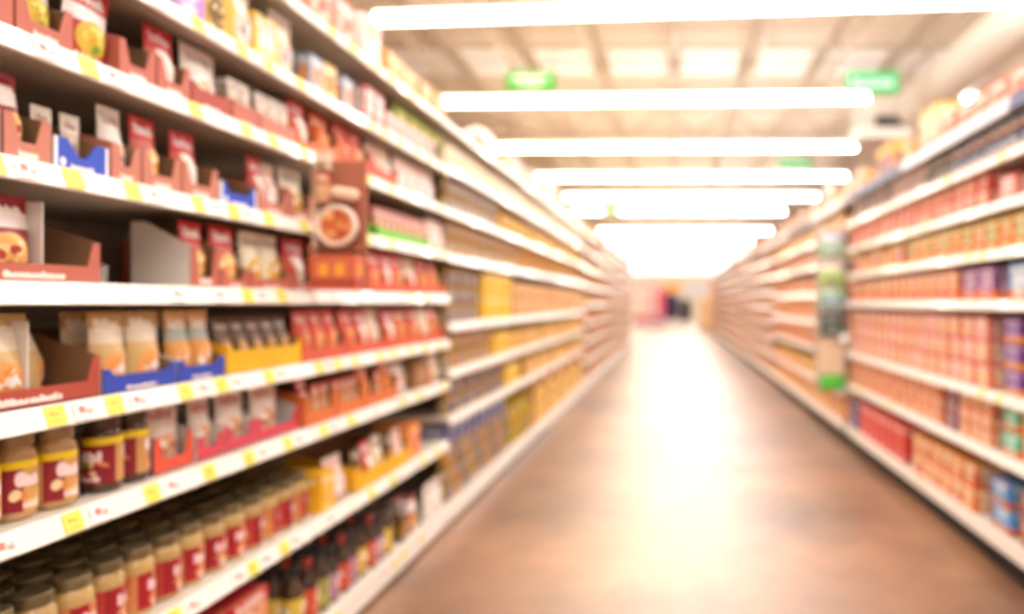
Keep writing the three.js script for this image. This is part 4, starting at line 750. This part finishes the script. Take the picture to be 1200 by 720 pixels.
  run('R', HQ[1] + 0.001, 5.2, 8.7, [C.topPink, C.topTan, C.topCoral], { set: 0.04, gap: 0.05, at: 'stored on top past the hanging display', cat: 'carton', group: 'cartons stored past the hanging display' });
}
// hanging display with hanging bags between the carton bays
{
  const d = 5.065, x = 1.245, w = thing('hanging_display', 'cream upright display with hanging bags between the carton bays', 'display'); w.position.set(x, 0.45, -d);
  part('panel', rbox(0.22, 1.3, 0.014, 0.004, 0, 0.65, 0), std('#ead2b4', 0.6), w);
  for (const s of [-1, 1]) part('edge_rail', rbox(0.014, 1.3, 0.026, 0.004, s * 0.112, 0.65, 0), std('#b9b4b0', 0.5), w);
  for (let k = 0; k < 4; k++) part('hook', bar(0, 1.255 - k * 0.21, 0.005, 0, 1.262 - k * 0.21, 0.06, 0.004, 6), std('#8c8c90', 0.4, { metalness: 0.7 }), w);
  const bag = (name, y, art, label) => put(pouch(name, 0.19, 0.19, 0.05, art), 'F', x, y, d - 0.038, label, 'bag');
  bag('hanging_bag', 1.505, { body: '#8fc79a', top: '#cfc4e2', band: 0.35, rim: '#bfe2c2', food: ['#6fb07c', '#d8ecd4', '#b8a8d8'], logo: '#f0ecf8' }, 'lilac and green bag hung at the top of the hanging display');
  bag('hanging_bag', 1.295, { body: '#a8cf74', top: '#eee4dc', band: 0.45, rim: '#d4e8a8', food: ['#8cbc54', '#e8f2c8'], logo: '#c8b8a8' }, 'white-topped green bag hung on the hanging display');
  bag('hanging_bag', 1.085, { body: '#7fa8a4', top: '#9cc88c', band: 0.35, rim: '#b4d0d8', food: ['#5a8a9c', '#cfe4dc', '#4c6c80'], logo: '#e8f2ec' }, 'blue-green bag hung low on the hanging display');
  bag('hanging_bag', 0.875, { body: '#3c4644', top: '#4c5654', band: 0.4, rim: '#6c7c78', food: ['#8c9c98', '#2c3434'], logo: '#a8b4b0' }, 'dark grey bag hung lowest on the hanging display');
  const b = thing('white_ball', 'round white scoop dispenser at the edge of the hanging display', 'ball'); b.position.set(x + 0.09, 0.86, -d + 0.09);
  part('globe', new THREE.SphereGeometry(0.042, 20, 14), std('#f4f2ee', 0.3), b); part('collar', new THREE.CylinderGeometry(0.02, 0.026, 0.02, 16).translate(0, -0.045, 0), std('#d8d4ce', 0.4), b);
  part('clip', bar(0, 0, -0.03, 0, 0, -0.08, 0.006, 6), std('#b9b4b0', 0.5), b);
  const g = thing('green_bag', 'bright green bag on the deck at the foot of the hanging display', 'bag'); g.position.set(x + 0.0, 0.45, -d + 0.03);
  part('body', pouchGeo(0.2, 0.12, 0.06, 1), std('#4fbf35', 0.5), g); part('top_seal', box(0.19, 0.008, 0.004, 0, 0.116, 0), std('#3fa82a', 0.5), g);
}
// ------------------------------------------------------------------ far shelving: rows of packs too soft to tell apart
function farRow(side, y, d0, d1, hmax, pal, label, group) {
  const sg = side === 'L' ? -1 : 1, F = side === 'L' ? 1.21 : 1.42, gs = [], c = new THREE.Color();
  for (let d = d0 + 0.03; d < d1 - 0.15;) {
    const w = rr(0.09, 0.16), h = hmax * rr(0.72, 0.98), g = box(0.14, h, w, sg * (F + 0.07), y + h / 2, -(d + w / 2)), n = g.attributes.position.count, col = new Float32Array(n * 3);
    c.set(pick(pal)); for (let i = 0; i < n; i++) c.toArray(col, i * 3);
    g.setAttribute('color', new THREE.BufferAttribute(col, 3)); gs.push(g); d += w + 0.006;
  }
  const m = new THREE.Mesh(mergeGeometries(gs), farMat); m.name = numbered('distant_packs'); m.userData.kind = 'stuff'; scene.add(m); tag(m, label, 'packs', group);
}
const farMat = new THREE.MeshStandardMaterial({ vertexColors: true, roughness: 0.6 });
const palL = ['#c98f5c', '#d8a86c', '#b9743c', '#dcb488', '#c98a2c', '#cf9068', '#a8683c', '#e0bc94', '#cf7c58'], palR = ['#c98460', '#d09870', '#b8603a', '#c9783c', '#d8b094', '#b9a0a8', '#c9582a', '#a88c94', '#d8a048'];
const nm = ['top', 'second', 'third', 'fourth', 'fifth', 'sixth', 'seventh', 'eighth', 'deck'];
[2.06, 1.83, 1.6, 1.36, 1.12, 0.88, 0.64, 0.38, 0.11].forEach((y, k) => farRow('L', y + 0.001, 8.14, 17.85, k ? (k === 8 ? 0.22 : 0.18) : 0.2, palL, `row of tan packs on the ${nm[k]} level past the jars`, 'far rows of tan packs'));
[1.96, 1.74, 1.52, 1.3, 1.08, 0.86, 0.64, 0.42, 0.18].forEach((y, k) => farRow('R', y + 0.001, 8.8, 23.4, k ? (k === 8 ? 0.18 : 0.17) : 0.2, palR, `row of pale packs on the ${nm[k]} level past the cartons`, 'far rows of pale packs'));

// ------------------------------------------------------------------ the far end of the store
{
  for (const [x, d, w, h, dp, col, label] of [[1.72, 23.9, 0.75, 2.0, 0.5, '#e89a5c', 'orange end display closing the carton shelving'], [1.35, 26.5, 0.6, 1.25, 0.6, '#d9b98c', 'tan stack of cases beyond the end display']]) {
    const o = thing('case_stack', label, 'display'); o.position.set(x, 0, -d);
    part('pallet', box(w + 0.05, 0.12, dp + 0.05, 0, 0.06, 0), std('#a8845c', 0.8), o);
    const n = Math.round(h / 0.32);
    for (let k = 0; k < n; k++) part('case', rbox(w - (k % 2) * 0.03, (h - 0.12) / n - 0.006, dp, 0.008, 0, 0.12 + (k + 0.5) * (h - 0.12) / n, 0), std(col, 0.7), o);
  }
  const metal = std('#8a8680', 0.4, { metalness: 0.6 });
  function rack(x, d, w, h, label) {
    const o = thing('clothes_rack', label, 'rack'); o.position.set(x, 0, -d);
    part('rail', bar(-w / 2, h, 0, w / 2, h, 0, 0.014, 8), metal, o);
    for (const s of [-1, 1]) { part('upright', bar(s * w / 2, 0.03, 0, s * w / 2, h, 0, 0.014, 8), metal, o); part('foot', box(0.03, 0.03, 0.5, s * w / 2, 0.015, 0), metal, o); }
  }
  function garment(x, top, d, w, h, mat, label, group, turn) {
    const s = [[-w / 2, 0], [w / 2, 0], [w * 0.44, h * 0.6], [w * 0.5, h * 0.84], [w * 0.14, h * 0.97], [0, h * 0.93], [-w * 0.14, h * 0.97], [-w * 0.5, h * 0.84], [-w * 0.44, h * 0.6]];
    const o = thing('garment', label, 'clothing', group); o.position.set(x, top - h, -d); o.rotation.y = turn;
    const g = new THREE.ExtrudeGeometry(new THREE.Shape(s.map(([a, b]) => new THREE.Vector2(a, b))), { depth: 0.03, bevelEnabled: true, bevelSize: 0.02, bevelThickness: 0.02, bevelSegments: 2 });
    g.translate(0, 0, -0.015); part('cloth', g, mat, o);
    part('hanger', bar(0, h * 0.92, 0, 0, h + 0.03, 0, 0.006, 5), metal, o);
  }
  const cw = std('#f8e6dc', 0.85), cp = std('#ec5c80', 0.85), cpk = std('#f5b4bc', 0.85), nv = std('#28285c', 0.85), nv2 = std('#34346c', 0.85), bk = std('#2a2730', 0.85), gy = std('#a8a2a8', 0.85);
  rack(-1.16, 30.6, 1.4, 1.86, 'clothes rack of white and pink garments at the aisle end');
  for (let k = 0; k < 7; k++) garment(-1.74 + k * 0.195, 1.82, 30.6, 0.56, 1.25, [cw, cw, cw, cw, cpk, cw, cp][k], ['white garment', 'pale pink garment', 'hot pink garment'][k === 6 ? 2 : k === 4 ? 1 : 0] + ' hung on the white and pink rack', 'garments on the white and pink rack', 0.9);
  for (let k = 0; k < 5; k++) { const f = thing('folded_pile', k === 3 ? 'purple folded pile under the white and pink rack' : 'hot pink folded pile under the white and pink rack', 'clothing', k === 3 ? undefined : 'hot pink folded piles'); f.position.set(-1.68 + k * 0.26, 0.16, -30.6); for (let j = 0; j < 3; j++) part('fold', rbox(0.23, 0.1, 0.34, 0.03, 0, 0.05 + j * 0.101, 0), k === 3 ? std('#8a3c8c', 0.85) : cp, f); }
  const tb = thing('low_table', 'low display table under the white and pink rack', 'table'); tb.position.set(-1.16, 0, -30.6); part('table_top', box(1.35, 0.03, 0.4, 0, 0.143, 0), metal, tb); for (const a of [-1, 1]) for (const b of [-1, 1]) part('leg', box(0.04, 0.128, 0.04, a * 0.62, 0.064, b * 0.16), metal, tb);
  rack(-0.2, 34, 0.8, 1.62, 'clothes rack of navy garments at the aisle end');
  for (let k = 0; k < 4; k++) garment(-0.42 + k * 0.15, 1.58, 34, 0.5, 1.3, k % 2 ? nv : nv2, 'navy garment hung on the rack at the aisle end', 'navy garments', 0.9);
  rack(0.52, 33, 0.62, 1.32, 'low clothes rack of grey and black garments');
  for (let k = 0; k < 3; k++) garment(0.34 + k * 0.19, 1.28, 33, 0.42, 1.1, k ? bk : gy, k ? 'black garment hung on the low rack' : 'grey garment hung on the low rack', k ? 'black garments' : undefined, 0.9);
  for (const [x, w, y, h, col, label] of [[-2.0, 1.7, 2.1, 0.8, '#f3cbd4', 'pale pink wall panel under the far glow band'], [-0.1, 1.1, 2.15, 0.75, '#f6b45c', 'orange wall panel under the far glow band'], [1.6, 1.6, 2.1, 0.8, '#dfe2ee', 'pale blue wall panel under the far glow band']]) {
    const o = thing('wall_panel', label, 'panel'); o.position.set(x, y, -FAR + 0.03); part('board', rbox(w, h, 0.05, 0.01), std(col, 0.6), o); part('frame', mergeGeometries([box(w + 0.06, 0.03, 0.06, 0, h / 2 + 0.01, 0), box(w + 0.06, 0.03, 0.06, 0, -h / 2 - 0.01, 0)]), std('#f4ece4', 0.5), o);
  }
}

scene.traverse((o) => { if (o.isMesh) { o.castShadow = true; o.receiveShadow = true; } });
renderer.render(scene, camera);
